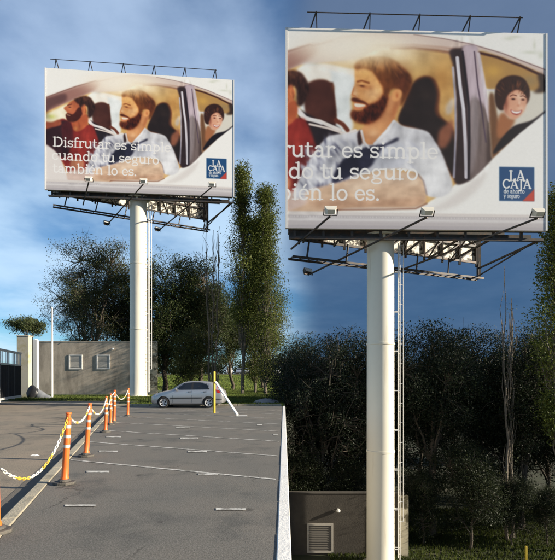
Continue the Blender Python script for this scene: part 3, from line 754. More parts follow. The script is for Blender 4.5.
def flood(parent, at, aim, cream):
    d = Vector(aim).normalized(); M = Matrix.Translation(at) @ d.to_track_quat('Y', 'Z').to_matrix().to_4x4()
    mb = MB()
    prof = [(-.27, -.17), (.27, -.17), (.30, .17), (-.30, .17)]
    v = []
    for yy_, k in ((-.22, .62), (-.05, .9), (.14, 1.0)):
        v += [M @ Vector((x*k, yy_, z*k)) for x, z in prof]
    f = [(3, 2, 1, 0), (8, 9, 10, 11)]
    for r_ in range(2):
        for j in range(4): f.append((r_*4+j, r_*4+(j+1) % 4, r_*4+4+(j+1) % 4, r_*4+4+j))
    mb.add(v, f)
    h = mb.build('floodlight', 'lamp_cream' if cream else 'steel_dark', parent)
    g = MB(); g.box((-.26, .142, -.13), (.26, .156, .13), M); g.build('lens', 'lamp_glass', h)
    b = MB(); b.beam(M @ Vector((-.33, 0, -.24)), M @ Vector((-.33, 0, .06)), .04); b.beam(M @ Vector((.33, 0, -.24)), M @ Vector((.33, 0, .06)), .04); b.beam(M @ Vector((-.33, 0, -.24)), M @ Vector((.33, 0, -.24)), .04)
    b.build('bracket', 'steel_dark', h)
def billboard(base, th, ground, xl, u0, nx, nz, label, EB):
    root = empty('billboard', base, th)
    tag(root, label, 'billboard')
    z0 = ground-base.z
    mb = MB(); mb.lathe([(.98, z0-.2), (.98, z0+.10), (.80, z0+.10), (.77, z0+.16), (.765, 6.0), (.795, 6.0), (.795, 6.1), (.762, 6.1), (.755, 12.0), (.785, 12.0), (.785, 12.1), (.752, 12.1), (.745, 18.0), (.98, 18.0), (.98, 18.12)], 56)
    mb.build('pole', 'pole_paint', root, smooth=True)
    # ladder on the pole's right side
    lx = .98; lad = None
    mb = MB()
    for sy in (-.16, .16): mb.tube([(lx, sy-.25, z0+.4), (lx, sy-.25, 17.7)], .028, 6)
    for z in np.arange(z0+1, 17.6, 2.2): mb.beam((.70, -.41, z), (lx, -.41, z), .04); mb.beam((.70, -.09, z), (lx, -.09, z), .04)
    lad = mb.build('ladder', 'white_trim', root)
    mb = MB(); mb.tube([(lx, -.39, 0), (lx, -.11, 0)], .016, 5); rm = mb.mesh('rung', 'white_trim')
    for z in np.arange(z0+.7, 17.6, .36): link_mesh('rung', rm, lad).location = (0, 0, z)
    mb = MB()                                                     # safety line standing off to the right
    mb.tube([(1.22, -.25, z0+2.5), (1.22, -.25, 17.6)], .022, 6)
    for z in np.arange(z0+2.5, 17.6, 1.1): mb.beam((.99, -.25, z), (1.22, -.25, z), .02)
    mb.build('ladder_guard', 'white_trim', root)
    # printed face and its panel
    link_mesh('printed_face', poster_mesh(xl, XR, YF-.006, ZB, ZT, u0, nx, nz), root)
    mb = MB(); mb.box((xl-.004, YF, ZB-.004), (XR+.004, YF+.16, ZT+.004)); pan = mb.build('sign_panel', 'white_trim', root)
    mb = MB(); mb.box((XR+.006, YF-.03, ZB), (XR+.11, YF+.20, ZT)); mb.build('edge_trim', 'white_trim', pan)
    mb = MB(); mb.box((xl-.11, YF-.03, ZB), (xl-.006, YF+.20, ZT)); mb.build('edge_trim', 'white_trim', pan)
    # steel frame behind the face
    mb = MB()
    x = xl+.4
    while x < XR:
        mb.beam((x, YF+.30, ZB-.35), (x, YF+.30, ZT-.1), .12); x += 1.55
    for z in (ZB+.05, ZB+2.6, ZB+5.2, ZB+7.8, ZT-.3): mb.beam((xl+.05, YF+.24, z), (XR-.05, YF+.24, z), .10, .16)
    mb.build('face_frame', 'steel_dark', root)
    mb = MB()
    mb.beam((xl+.1, YF+.30, ZB-.42), (XR+.05, YF+.30, ZB-.42), .16, .14)
    mb.build('bottom_beam', 'steel_dark', root)
    # rear board
    t0 = max(0., (xl+.25-HB.x)/(EB.x-HB.x)); bp = HB.lerp(EB, t0); bq = EB.copy(); bd = (bq-bp).normalized(); bn = Vector((-bd.y, bd.x, 0))
    Mb = Matrix.Translation((bp.x, bp.y, 0)) @ Matrix.Rotation(math.atan2(bd.y, bd.x), 4, 'Z'); L = (bq-bp).length
    mb = MB(); mb.box((0, 0, ZB+.1), (L, .12, ZT-.1), Mb); mb.build('rear_panel', 'dappled_panel', root)
    mb = MB(); x = .5
    while x < L: mb.beam(Mb @ Vector((x, -.10, ZB-.3)), Mb @ Vector((x, -.10, ZT-.3)), .13); x += 1.5
    for z in (ZB-.02, ZB+1.1, ZB+2.6, ZB+5.2, ZB+7.8): mb.beam(Mb @ Vector((0, -.1, z)), Mb @ Vector((L, -.1, z)), .10, .14)
    x = .5
    while x < L-1.5:
        mb.beam(Mb @ Vector((x, -.1, ZB)), Mb @ Vector((x+1.5, -.1, ZB+1.1)), .07); mb.beam(Mb @ Vector((x+1.5, -.1, ZB+1.1)), Mb @ Vector((x, -.1, ZB+2.6)), .07); x += 1.5
    mb.beam(Mb @ Vector((L-.06, -.1, ZB-1.1)), Mb @ Vector((L-.06, -.1, ZT-.2)), .22, .2)
    mb.build('rear_frame', 'steel_dark', root)
    # main girders and cross bracing between the two boards
    mb = MB()
    mb.beam((max(xl+.1, -7), .05, ZB+.3), (7.4, .75, ZB+.3), .34, .36)
    mb.beam((max(xl+.1, -7), -.65, ZB-.18), (8.2, -.6, ZB-.18), .22, .22)
    mb.build('girder', 'steel_dark', root)
    for x in (-6.2, -4.3, -2.4, 2.2, 4.2, 6.0):
        if x < xl+.2: continue
        t = (x-HB.x)/(EB.x-HB.x); yb = HB.y+(EB.y-HB.y)*min(1, t)
        mb = MB(); mb.beam((x, YF+.3, ZB-.3), (min(x, 5.9), yb-.1, ZB-.15), .10); mb.build('cross_brace', 'steel_dark', root)
        mb = MB(); mb.beam((x, YF+.3, ZB+1.6), (min(x, 5.9), yb-.1, ZB-.1), .07); mb.build('cross_brace', 'steel_dark', root)
    # service catwalk under the rear board
    cz = 17.0; mb = MB(); a0 = -.25 if t0 == 0 else 0.
    for off in (.02, .62): mb.beam(Mb @ Vector((a0, off-.35, cz)), Mb @ Vector((L+.15, off-.35, cz)), .07, .13)
    x = a0+.05
    while x < L+.1:
        mb.beam(Mb @ Vector((x, -.33, cz)), Mb @ Vector((x, .27, cz)), .05, .05); x += .55
    cw = mb.build('catwalk', 'steel_dark', root)
    x = .9
    while x < L:
        mb = MB(); mb.beam(Mb @ Vector((x, -.30, cz)), Mb @ Vector((x+.25, -.15, ZB+.05)), .08); mb.build('hanger', 'steel_dark', cw); x += 2.6
    # floodlight arms
    arms = [(LA(51.6, 219, 43.5), LA(86, 192.5, 40.3), 0, None), (LA(83, 205, 41.0), LA(88.7, 182, 37.4), None, 1),
            (LA(107, 225, 44.2), LA(143.5, 184, 37.4), 0, 1), (LA(158, 231, 46.2), LA(212, 187, 38.4), 0, 1)]
    for p, q, lo, hi in arms:
        if min(p.x, q.x) < xl-.1: continue
        mb = MB(); mb.tube([p, q], .055, 6); mb.build('light_arm', 'steel_dark', root)
        d = (q-p).normalized()
        if lo is not None:
            flood(root, p+Vector((-.05, .05, .22)), Vector((.5, -.8, .55)), False)
        if hi is not None: flood(root, q+Vector((0, 0, .26)), Vector((0, .75, .6)), True)
    # stays at the open end
    mb = MB(); mb.beam((EB.x-.3, EB.y-.3, 17.05), (XR-.3, YF+.35, ZB-.45), .07); mb.build('stay', 'steel_dark', root)
    mb = MB(); mb.beam((EB.x-.06, EB.y-.1, ZB-.4), (XR-.1, YF+.4, ZB-.42), .10); mb.build('stay', 'steel_dark', root)
    # top rail with brackets
    mb = MB(); xs = [(-7.64+16.29*((px-46.5)/187.)) for px in (57.8, 90.7, 123.3, 153.8, 184.8, 215.7)]
    xs = [x for x in xs if x > xl]
    mb.tube([(max(xl+.05, xs[0]-.5), YF-.35, ZT+.55), (xs[-1]+.1, YF-.35, ZT+.55)], .026, 6)
    rail = mb.build('top_rail', 'steel_dark', root)
    for x in xs:
        mb = MB(); mb.beam((x-.02, YF-.35, ZT+.62), (x-.30, YF+.10, ZT), .055); mb.beam((x-.02, YF-.35, ZT+.62), (x+.06, YF+.10, ZT), .055); mb.beam((x-.30, YF+.1, ZT+.01), (x+.06, YF+.10, ZT+.01), .05)
        mb.build('rail_bracket', 'steel_dark', rail)
    return root
BASE_B = Vector(((380.5-HX)*25.2/F, 25.2, -8.54))
billboard(BASE_A, TH_A, -.10, XL, 0., 560, 364, 'distant billboard complete on its cream pole, three-line slogan over people in a car', EB)
billboard(BASE_B, R(1.8), VALLEY, -5.30, .188, 680, 520, 'nearer billboard cut off at its left edge, larger printed driver, dark trees behind pole', Vector((8.3, 5.6, 0)))
# ---------------------------------------------------------------- walls, gate, posts
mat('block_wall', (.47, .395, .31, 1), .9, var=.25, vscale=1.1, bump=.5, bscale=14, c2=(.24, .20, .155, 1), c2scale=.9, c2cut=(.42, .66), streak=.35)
mat('darkened_wall', (.062, .054, .044, 1), .9, var=.25, vscale=1.1, bump=.5, bscale=14, c2=(.036, .031, .026, 1), c2scale=.7, c2cut=(.42, .72))  # darker copy of the block wall, dimmer exposure put into the colour
mat('darkened_vent', (.11, .10, .085, 1), .7, var=.15)  # vent grey darkened the same way as its wall
mat('cream_post', (.50, .45, .35, 1), .85, var=.15, vscale=1.5, bump=.3, c2=(.40, .34, .17, 1), c2scale=.8, c2cut=(.5, .65))
mat('white_paint', (.70, .69, .66, 1), .6, var=.1, vscale=3, c2=(.48, .44, .38, 1), c2scale=3, c2cut=(.6, .75))
mat('vent_grey', (.40, .37, .32, 1), .7, var=.1)
mat('mesh_dark', (.035, .035, .038, 1), .8, var=.3, vscale=5)
mat('lamp_bulb', (.78, .77, .72, 1), .3, var=.02)
def vent(parent, cx, y, cz, wd, ht, dark=False):
    v = empty('vent', (cx, y, cz)); v.parent = parent
    mb = MB(); a, b, t = wd/2, ht/2, .11
    mb.box((-a, -.07, -b), (-a+t, 0, b)); mb.box((a-t, -.07, -b), (a, 0, b)); mb.box((-a+t, -.068, b-t), (a-t, 0, b)); mb.box((-a+t, -.068, -b), (a-t, 0, -b+t))
    mb.build('frame', 'vent_grey' if dark else 'white_paint', v)
    n = 11; sm = MB()
    h = (ht-2*t)/n
    sm.add([(-a+t, -.05, -h*.5), (a-t, -.05, -h*.5), (a-t, -.012, h*.55), (-a+t, -.012, h*.55)], [(0, 1, 2, 3)])
    sm.add([(-a+t, -.05, -h*.5), (a-t, -.05, -h*.5), (a-t, -.03, -h*.5), (-a+t, -.03, -h*.5)], [(3, 2, 1, 0)])
    me = sm.mesh('slat', 'darkened_vent' if dark else 'vent_grey')
    for i in range(n): link_mesh('slat', me, v).location = (0, 0, -b+t+h*(i+.5))
    mb = MB(); mb.box((-a+t, -.012, -b+t), (a-t, -.006, b-t)); mb.build('backing', 'darkened_vent' if dark else 'vent_grey', v)
def block_wall(x0, x1, y, z0, z1, label, vents, lamp, pil, wm='block_wall'):
    root = empty('block_wall', ((x0+x1)/2, y, z0)); tag(root, label, 'wall')
    ox = (x0+x1)/2; H = z1-z0
    mb = MB(); mb.box((x0-ox, 0, -.2), (x1-ox, .3, H)); mb.build('wall_face', wm, root)
    mb = MB(); mb.box((x0-ox-.03, -.04, H+.002), (x1-ox+.03, .34, H+.09)); mb.build('coping', wm, root, bevel=.015)
    for (cx, cz, wd, ht) in vents: vent(root, cx-ox, -.002, cz-z0, wd, ht, wm == 'darkened_wall')
    if lamp:
        mb = MB(); mb.lathe([(.03, 0), (.10, .02), (.12, .09), (.09, .16), (.02, .18)], 14, (lamp[0]-ox, -.14, lamp[1]-z0)); mb.beam((lamp[0]-ox, 0, lamp[1]-z0+.19), (lamp[0]-ox, -.16, lamp[1]-z0+.19), .04)
        mb.build('wall_lamp', 'lamp_bulb', root, smooth=True)
    if pil:
        mb = MB(); mb.box((pil[0]-ox, -.3, -.2), (pil[1]-ox, -.004, H-.05)); mb.build('pilaster', 'peeling', root)
    return root
mat('peeling', (.46, .41, .30, 1), .85, var=.2, vscale=2, c2=(.10, .085, .05, 1), c2scale=1.6, c2cut=(.48, .58))
pa = lambda px, d: (px-HX)*d/F
block_wall(pa(36, 47), pa(157, 47), 47, -.10, 5.38, 'low stained grey block wall with two white vents left of the farther pole',
           [(pa(75.7, 47), 3.28, 1.39, 1.53), (pa(103.5, 47), 3.28, 1.39, 1.53)], (pa(113.3, 47), 4.55), (pa(149, 46.7), pa(157, 46.7)))
zb = lambda py, d: EYE+(HY-py)*d/F
block_wall(pa(287, 26.6)+.1, pa(404, 26.6), 26.6, VALLEY, zb(494, 26.6), 'stained wall, dimmer light put into its colour, with one grey vent beside the nearer billboard pole',
           [(pa(320, 26.6), zb(538, 26.6), 1.56, 1.72)], (pa(338, 26.6), zb(511.5, 26.6)), (pa(399, 26.4), pa(408, 26.4)), 'darkened_wall')
# cream gate post with lichen, white post, thin mast
mb = MB(); mb.box((-.5, -.35, -.2), (.5, .35, 5.2)); mb.box((-.54, -.39, 5.203), (.54, .39, 5.29))
o = mb.build('gate_post', 'cream_post', bevel=.02); o.location = (pa(25, 38), 38, -.10); tag(o, 'thick cream concrete gate post with yellow lichen at its top', 'gate post')
mb = MB(); mb.box((-.2, -.2, -.2), (.2, .2, 5.1)); mb.lathe([(.2, 5.102), (.12, 5.17), (.03, 5.2)], 8)
o = mb.build('concrete_post', 'white_paint', bevel=.015); o.location = (pa(35.8, 40), 40, -.10); tag(o, 'narrow white post just right of the thick cream gate post', 'post')
mb = MB(); mb.lathe([(.16, -.1), (.16, .02), (.09, .03), (.085, 4), (.07, 7.6), (.085, 7.62), (.05, 7.72)], 12)
o = mb.build('thin_mast', 'white_paint', smooth=True); o.location = (pa(52, 38), 38, -.10); tag(o, 'slender white mast in front of the grey block wall', 'mast')
# gate running towards the viewer
g0, g1 = Vector((pa(-70, 21), 21, -.087)), Vector((pa(21, 36), 36, -.087))
gl = (g1-g0).length; gate = empty('sliding_gate', g0, math.atan2((g1-g0).y, (g1-g0).x)); tag(gate, 'white framed sliding gate with dark mesh panels at the driveway edge', 'gate')
gh = 3.65
for z, h in ((.22, .16), (gh-.95, .10), (gh, .16)):
    mb = MB(); mb.beam((0, 0, z), (gl, 0, z), .09, h); mb.build('rail', 'white_paint', gate)
k = 0; x = 0.
while x <= gl+.01:
    mb = MB(); mb.beam((x, .05, .09 if k % 2 else 0), (x, .05, gh+.07), .09); mb.build('upright', 'white_paint', gate)
    if x < gl-.5:
        st = gl/9
        mb = MB(); mb.box((x+.06, -.012, .31), (x+st-.06, .012, gh-1.01)); pn = mb.build('mesh_panel', 'mesh_dark', gate)
        for j in range(1, 9): 
            b = MB(); b.beam((x+st*j/9, -.022, .31), (x+st*j/9, -.022, gh-1.01), .018); b.build('bar', 'mesh_dark', pn)
        for j in range(0, 5):
            b = MB(); b.beam((x+.12+st*j/5, 0, gh-.9), (x+.12+st*j/5, 0, gh-.08), .03); b.build('bar', 'white_paint', gate)
    x += gl/9; k += 1
for xx_ in (gl*.3, gl*.85):
    mb = MB(); mb.lathe([(.10, -.03), (.12, -.02), (.12, .02), (.10, .03)], 16, (xx_, -.01, .12), Matrix.Rotation(R(90), 4, 'X')); mb.build('roller', 'steel_grey', gate)
# rubbish by the posts
mat('black_plastic', (.018, .018, .02, 1), .35, var=.2, bump=.8, bscale=5)
mat('grey_sheet', (.20, .21, .225, 1), .5, var=.15, bump=.6, bscale=4)
mb = MB(); n = 14
for k, (r_, z) in enumerate(((.34, -.01), (.46, .18), (.44, .5), (.33, .82), (.2, 1.02), (.07, 1.12))):
    for j in range(n):
        a = 2*math.pi*j/n; q = r_*(1+.16*math.sin(3*a+k)+rnd.uniform(-.07, .07)); mb.v.append((q*math.cos(a), q*math.sin(a)*.8, z))
for k in range(5):
    for j in range(n): mb.f.append((k*n+j, k*n+(j+1) % n, (k+1)*n+(j+1) % n, (k+1)*n+j))
mb.f += [tuple(reversed(range(n))), tuple(5*n+j for j in range(n))]
o = mb.build('rubbish_bag', 'black_plastic', smooth=True); o.location = (pa(32.5, 37), 37, -.10); tag(o, 'black rubbish bag slumped against the foot of the gate post', 'rubbish bag')
mb = MB(); n = 9
for i in range(n+1):
    t = i/n; x = t*1.45; top = .85*(1-t)**1.2+.05
    for j, k in enumerate((0, .5, 1.)):
        mb.v.append((x, -.35*(1-k)+.03*math.sin(i*1.7+j), .0+top*k+(.02*math.sin(i*2.3) if k else 0)))
for i in range(n):
    for j in range(2): a = i*3+j; mb.f.append((a, a+3, a+4, a+1))
o = mb.build('crumpled_tarp', 'grey_sheet', smooth=True); o.location = (pa(36.5, 37), 37.1, -.10); tag(o, 'crumpled pale grey sheet sloping to the grass beside the black bag', 'tarp')
so_ = o.modifiers.new('thick', 'SOLIDIFY'); so_.thickness = .03
# litter on the driveway
mb = MB(); mb.add([(-.16, -.06, .0), (.05, -.09, .0), (.20, .02, .0), (.02, .09, .0), (-.08, -.02, .05), (.08, .01, .06)], [(3, 2, 1, 0), (0, 1, 5, 4), (1, 2, 5), (2, 3, 5), (3, 4, 5), (3, 0, 4)])
o = mb.build('paper_litter', 'white_paint'); o.scale = (.55, .55, .55); o.location = P(34.5, 451.7, 9.73); o.location.z = -.087; tag(o, 'small crumpled white paper scrap lying on the driveway', 'litter')
# ---------------------------------------------------------------- orange posts and chains
mat('orange_plastic', (.80, .155, .022, 1), .45, var=.1, vscale=6, c2=(.42, .12, .05, 1), c2scale=9, c2cut=(.52, .70))
mat('reflective_band', (.68, .62, .55, 1), .4, var=.1, vscale=10)
mat('rubber_base', (.075, .07, .064, 1), .85, var=.3, vscale=6, bump=.4, c2=(.16, .14, .11, 1), c2scale=4)
mat('chain_white', (.76, .74, .68, 1), .4, var=.06)
mat('chain_yellow', (.76, .50, .06, 1), .4, var=.06)
posts = [(-4.5, 533, 430, -5.5), (64.4, 484, 412, 68.6), (86, 456.5, 403, 89.6), (105.3, 432.5, 396, 106.8), (110.4, 425, 393.5, 111), (113.9, 423, 389.8, 115), (127.8, 416.4, 388, 128.6)]
plab = ['orange traffic post cut off by the left picture edge, nearest of the row', 'orange traffic post with white bands, nearest fully seen one on the kerb', 'orange traffic post, second fully seen one from the front', 'orange traffic post, third fully seen one from the front', 'orange traffic post, front one of the close pair beyond the third', 'orange traffic post, rear one of the close pair before the last', 'orange traffic post standing last and alone nearest the far pole']
tops = []
def orange_post(i):
    bx, by, ty, tx = posts[i]
    d = EYE*F/(by-HY); b = P(bx, by, d); b.z = 0
    t = P(tx, ty, d); H = max(.9, t.z)
    root = empty('traffic_post', b); tag(root, plab[i], 'traffic post', 'orange traffic posts along the kerb')
    lean = Matrix.Rotation(math.atan2(t.x-b.x, H), 4, 'Y') @ Matrix.Rotation(R(rnd.uniform(-1.5, 1.5)), 4, 'X')
    mb = MB(); mb.slab([(.165*math.cos(a), .14*math.sin(a)) for a in [R(22.5+45*q) for q in range(8)]], .0, .04); mb.lathe([(.10, .046), (.085, .07), (.07, .08)], 16)
    o = mb.build('base', 'rubber_base', root, bevel=.008); o.rotation_euler.z = rnd.uniform(-.4, .4)
    mb = MB(); mb.lathe([(.062, .05), (.060, .10), (.050, .12), (.048, .3), (.043, H-.14), (.040, H-.12), (.047, H-.115), (.047, H-.095), (.036, H-.09), (.034, H-.03), (.044, H-.025), (.042, H-.004), (.02, H)], 18, M=lean)
    mb.build('post', 'orange_plastic', root, smooth=True)
    for f in (.80, .665, .53):
        z = H*f; mb = MB(); r_ = .0495-.0045*f
        mb.lathe([(r_-.003, z-.024), (r_, z-.022), (r_, z+.022), (r_-.003, z+.024)], 18, M=lean); mb.build('reflective_band', 'reflective_band', root, smooth=True)
    tops.append(b+lean @ Vector((0, 0, H-.06)))
for i in range(len(posts)): orange_post(i)
lm = MB(); n, m_ = 10, 5
for i in range(n):
    a = 2*math.pi*i/n; c = Vector((.026*math.cos(a)+(.012 if math.cos(a) > 0 else -.012), .015*math.sin(a), 0))
    for j in range(m_):
        b = 2*math.pi*j/m_; r_ = .0066
        dr = Vector((math.cos(a), math.sin(a), 0)); lm.v.append(tuple(c+dr*r_*math.cos(b)+Vector((0, 0, r_*math.sin(b)))))
for i in range(n):
    for j in range(m_): lm.f.append((i*m_+j, ((i+1) % n)*m_+j, ((i+1) % n)*m_+(j+1) % m_, i*m_+(j+1) % m_))
def chain(p, q, sag, label, near=False):
    root = empty('barrier_chain', p); tag(root, label, 'chain', 'white and yellow chains between the orange posts')
    N_ = 400; pts = [p.lerp(q, t/N_)-Vector((0, 0, sag*4*(t/N_)*(1-t/N_))) for t in range(N_+1)]
    pitch = .060; acc = 0.; sel = []; nxt = pitch/2
    for a, b in zip(pts[:-1], pts[1:]):
        l = (b-a).length
        while acc+l >= nxt: sel.append((a.lerp(b, (nxt-acc)/l), (b-a).normalized())); nxt += pitch
        acc += l
    W, Y = MB(), MB()
    for k, (c, d) in enumerate(sel):
        up = Vector((0, 0, 1)); x = d; y = up.cross(x).normalized(); z = x.cross(y)
        if k % 2: y, z = z, -y
        T = MB.add
        tgt = Y if ((k//6) % 2 if near else (k//4) % 5 == 3) else W
        tgt.add([tuple(c-p+x*v[0]+y*v[1]+z*v[2]) for v in lm.v], lm.f)
    W.build('white_links', 'chain_white', root, smooth=True)['kind'] = 'stuff'
    if Y.v: Y.build('yellow_links', 'chain_yellow', root, smooth=True)['kind'] = 'stuff'
p0 = P(1.5, 469, (EYE-.62)*F/(469-HY))
tops[0] = p0
cl = ['slack chain hanging from the left picture edge to the nearest full post', 'chain from the nearest full orange post to the second', 'chain from the second full orange post to the third', 'chain from the third full orange post to the close pair', 'short chain inside the close pair of orange posts', 'chain from the close pair to the last orange post']
for i, s in enumerate((.42, .20, .30, .26, .04, .34)): chain(tops[i], tops[i+1], s, cl[i], i == 0)
# ---------------------------------------------------------------- yellow post and leaning board by the car
mat('yellow_paint', (.66, .46, .03, 1), .5, var=.12, vscale=4, c2=(.35, .22, .05, 1), c2scale=5, c2cut=(.6, .7))
def yellow_post(loc, H, label):
    root = empty('yellow_post', loc); tag(root, label, 'post')
    mb = MB(); mb.lathe([(.055, .012), (.055, H-.02), (.04, H)], 14); mb.build('post', 'yellow_paint', root, smooth=True)
    mb = MB(); mb.box((-.17, -.14, 0), (.17, .14, .0115)); mb.build('base_plate', 'concrete', root)
yd = EYE*F/(413.2-HY); yp = P(214.3, 413.2, yd); yp.z = 0
yellow_post(yp, 1.9, 'bright yellow steel post standing in front of the silver car')
yb2 = P(526, 560, 24.5); yellow_post(Vector((yb2.x, 24.5, VALLEY)), zb(546, 24.5)-VALLEY, 'yellow post top at the foot of the dark trees, bottom right')
bp0 = P(237.5, 416.2, EYE*F/(416.2-HY)); bp0.z = .02
bp1 = yp+Vector((.07, -.07, 1.45))
root = empty('leaning_plank', bp0-Vector((0, 0, .02))); tag(root, 'white plank leaning from the asphalt against the yellow post', 'plank')
mb = MB(); mb.beam((0, 0, .06), bp1-bp0, .10, .05); mb.build('plank', 'white_paint', root)
mb = MB(); mb.box((-.04, -.07, .002), (.40, .05, .035)); mb.build('foot_board', 'white_paint', root, bevel=.005)
# ---------------------------------------------------------------- car
mat('silver_paint', (.42, .42, .425, 1), .28, metal=.55, var=.03, vscale=2)
mat('white_car', (.70, .70, .70, 1), .35, var=.03)
mat('car_glass', (.012, .014, .016, 1), .08, var=.05, spec=.8)
mat('black_trim', (.02, .02, .021, 1), .6, var=.1)
mat('tyre', (.022, .022, .022, 1), .85, var=.2)
mat('alloy', (.62, .62, .62, 1), .35, metal=.15, var=.05)
mat('red_lens', (.42, .02, .015, 1), .2, var=.1)
mat('clear_lens', (.55, .55, .55, 1), .12, var=.05)
mat('plate_white', (.65, .65, .63, 1), .5, var=.03)
ST = [(0.0, .50, .32, .50, .55, .46), (.05, .66, .24, .60, .655, .58), (.22, .76, .18, .70, .765, .66), (.60, .80, .17, .80, .875, .68), (1.0, .82, .17, .885, .96, .69), (1.14, .82, .17, .90, 1.0, .68),
      (1.45, .82, .17, .92, 1.22, .62), (1.78, .82, .17, .935, 1.39, .585), (2.10, .82, .17, .945, 1.435, .58), (2.70, .82, .17, .96, 1.435, .57), (3.15, .82, .17, .975, 1.39, .56), (3.45, .815, .18, .985, 1.29, .56), (3.62, .80, .20, .985, 1.16, .58),
      (3.74, .785, .22, .97, 1.0, .62), (3.85, .755, .26, .88, .91, .62), (3.92, .70, .34, .70, .72, .60), (3.94, .62, .40, .58, .60, .55)]
def stn(x):
    for a, b in zip(ST[:-1], ST[1:]):
        if a[0] <= x <= b[0]:
            t = (x-a[0])/(b[0]-a[0]); return [a[i]+(b[i]-a[i])*t for i in range(6)]
    return list(ST[-1])
def ring(s):
    x, w_, zb_, zl, zr, wr = s
    h = [(0, zb_), (w_*.9, zb_), (w_*.985, zb_+.08), (w_, zb_+(zl-zb_)*.45), (w_*.995, zb_+(zl-zb_)*.75), (w_*.955, zl), (wr+(w_*.955-wr)*.06, zr-.055 if zr-zl > .12 else zl+(zr-zl)*.5), (wr*.9, zr-.018), (wr*.5, zr), (0, zr+.004)]
    return [(x, y, z) for y, z in h]+[(x, -y, z) for y, z in h[-2:0:-1]]
def side_y(x, z):
    r_ = [(q[1], q[2]) for q in ring(stn(x))[1:8]]
    for (y0, z0), (y1, z1) in zip(r_[:-1], r_[1:]):
        if z0 <= z <= z1 and z1 > z0: return y0+(y1-y0)*(z-z0)/(z1-z0)
    return r_[-1][0]
xs_ = sorted(set([s[0] for s in ST]+[round(.3+.15*k, 3) for k in range(23)]))
mb = MB(); rr = [ring(stn(x)) for x in xs_]; n = len(rr[0])
for r_ in rr: mb.v += r_
for i in range(len(rr)-1):
    for j in range(n): mb.f.append((i*n+j, i*n+(j+1) % n, (i+1)*n+(j+1) % n, (i+1)*n+j))
mb.f += [tuple(reversed(range(n))), tuple((len(rr)-1)*n+j for j in range(n))]
tmp = mb.build('body', 'silver_paint')
bm = bmesh.new(); bm.from_mesh(tmp.data); bmesh.ops.recalc_face_normals(bm, faces=bm.faces); bm.to_mesh(tmp.data); bm.free()
cut = MB()
WX = (.73, 3.16)
for wx in WX:
    for s in (-1, 1): cut.lathe([(.335, -.25), (.335, .4)], 32, (wx, s*.85, .30), Matrix.Rotation(R(90)*s, 4, 'X'))
co_ = cut.build('cutter', None)
bm = bmesh.new(); bm.from_mesh(co_.data); bmesh.ops.recalc_face_normals(bm, faces=bm.faces); bm.to_mesh(co_.data); bm.free()
md = tmp.modifiers.new('b', 'BOOLEAN'); md.operation = 'DIFFERENCE'; md.object = co_; md.solver = 'EXACT'
dg = bpy.context.evaluated_depsgraph_get(); dg.update()
body_me = bpy.data.meshes.new_from_object(tmp.evaluated_get(dg))
bpy.data.objects.remove(tmp); bpy.data.objects.remove(co_)
body_me.name = 'body'; body_me.polygons.foreach_set('use_smooth', [True]*len(body_me.polygons)); body_me.set_sharp_from_angle(angle=R(28))
car = empty('parked_car'); tag(car, 'silver five-door hatchback parked in front of the trees', 'car')
body = link_mesh('body', body_me, car)
def skin(poly, s, off=.006): return [(x, s*(side_y(x, z)+off), z) for x, z in poly]
def dense(poly, n=5):
    o = []
    for a, b in zip(poly, poly[1:]+poly[:1]): o += [(a[0]+(b[0]-a[0])*k/n, a[1]+(b[1]-a[1])*k/n) for k in range(n)]
    return o
def pane(name, poly, m, parent, off=.006):
    for s in (-1, 1):
        p = skin(dense(poly), s, off); c = (sum(q[0] for q in p)/len(p), 0, sum(q[2] for q in p)/len(p)); c = (c[0], s*(side_y(c[0], c[2])+off), c[2])
        mb = MB(); k = len(p); mb.add(p+[c], [((i, (i+1) % k, k) if s < 0 else ((i+1) % k, i, k)) for i in range(k)]); o = mb.build(name, m, parent)
        if s < 0: first = o
    return first
pane('side_window', [(1.40, .985), (1.62, 1.16), (1.82, 1.30), (2.23, 1.355), (2.23, .99)], 'car_glass', car)
pane('side_window', [(2.31, .995), (2.31, 1.355), (2.72, 1.345), (2.98, 1.28), (3.14, 1.18), (3.10, 1.02)], 'car_glass', car)
pane('door_pillar', [(2.22, .985), (2.22, 1.36), (2.32, 1.36), (2.32, .99)], 'black_trim', car, .009)
pane('window_surround', [(1.30, .965), (1.60, 1.20), (1.82, 1.335), (2.3, 1.375), (2.74, 1.37), (3.02, 1.30), (3.22, 1.17), (3.18, .99)], 'black_trim', car, .002)
pane('side_moulding', [(1.10, .50), (1.10, .56), (2.80, .57), (2.80, .51)], 'black_trim', car, .012)
pane('sill_trim', [(1.12, .19), (1.12, .23), (2.78, .23), (2.78, .19)], 'black_trim', car, .008)
for x in (1.24, 2.27, 3.02):
    pane('door_gap', [(x-.006, .27), (x-.006, .93), (x+.006, .93), (x+.006, .27)], 'black_trim', car, .003)
for x in (2.06, 2.86): pane('door_handle', [(x, .84), (x, .88), (x+.18, .885), (x+.18, .845)], 'black_trim', car, .02)
pane('headlight', [(.10, .58), (.14, .66), (.42, .76), (.46, .70), (.22, .59)], 'clear_lens', car, .006)
pane('tail_light', [(3.60, .80), (3.52, 1.02), (3.58, 1.16), (3.70, .98), (3.80, .82)], 'red_lens', car, .008)
pane('rear_bumper_trim', [(3.55, .45), (3.55, .50), (3.86, .50), (3.86, .45)], 'black_trim', car, .008)
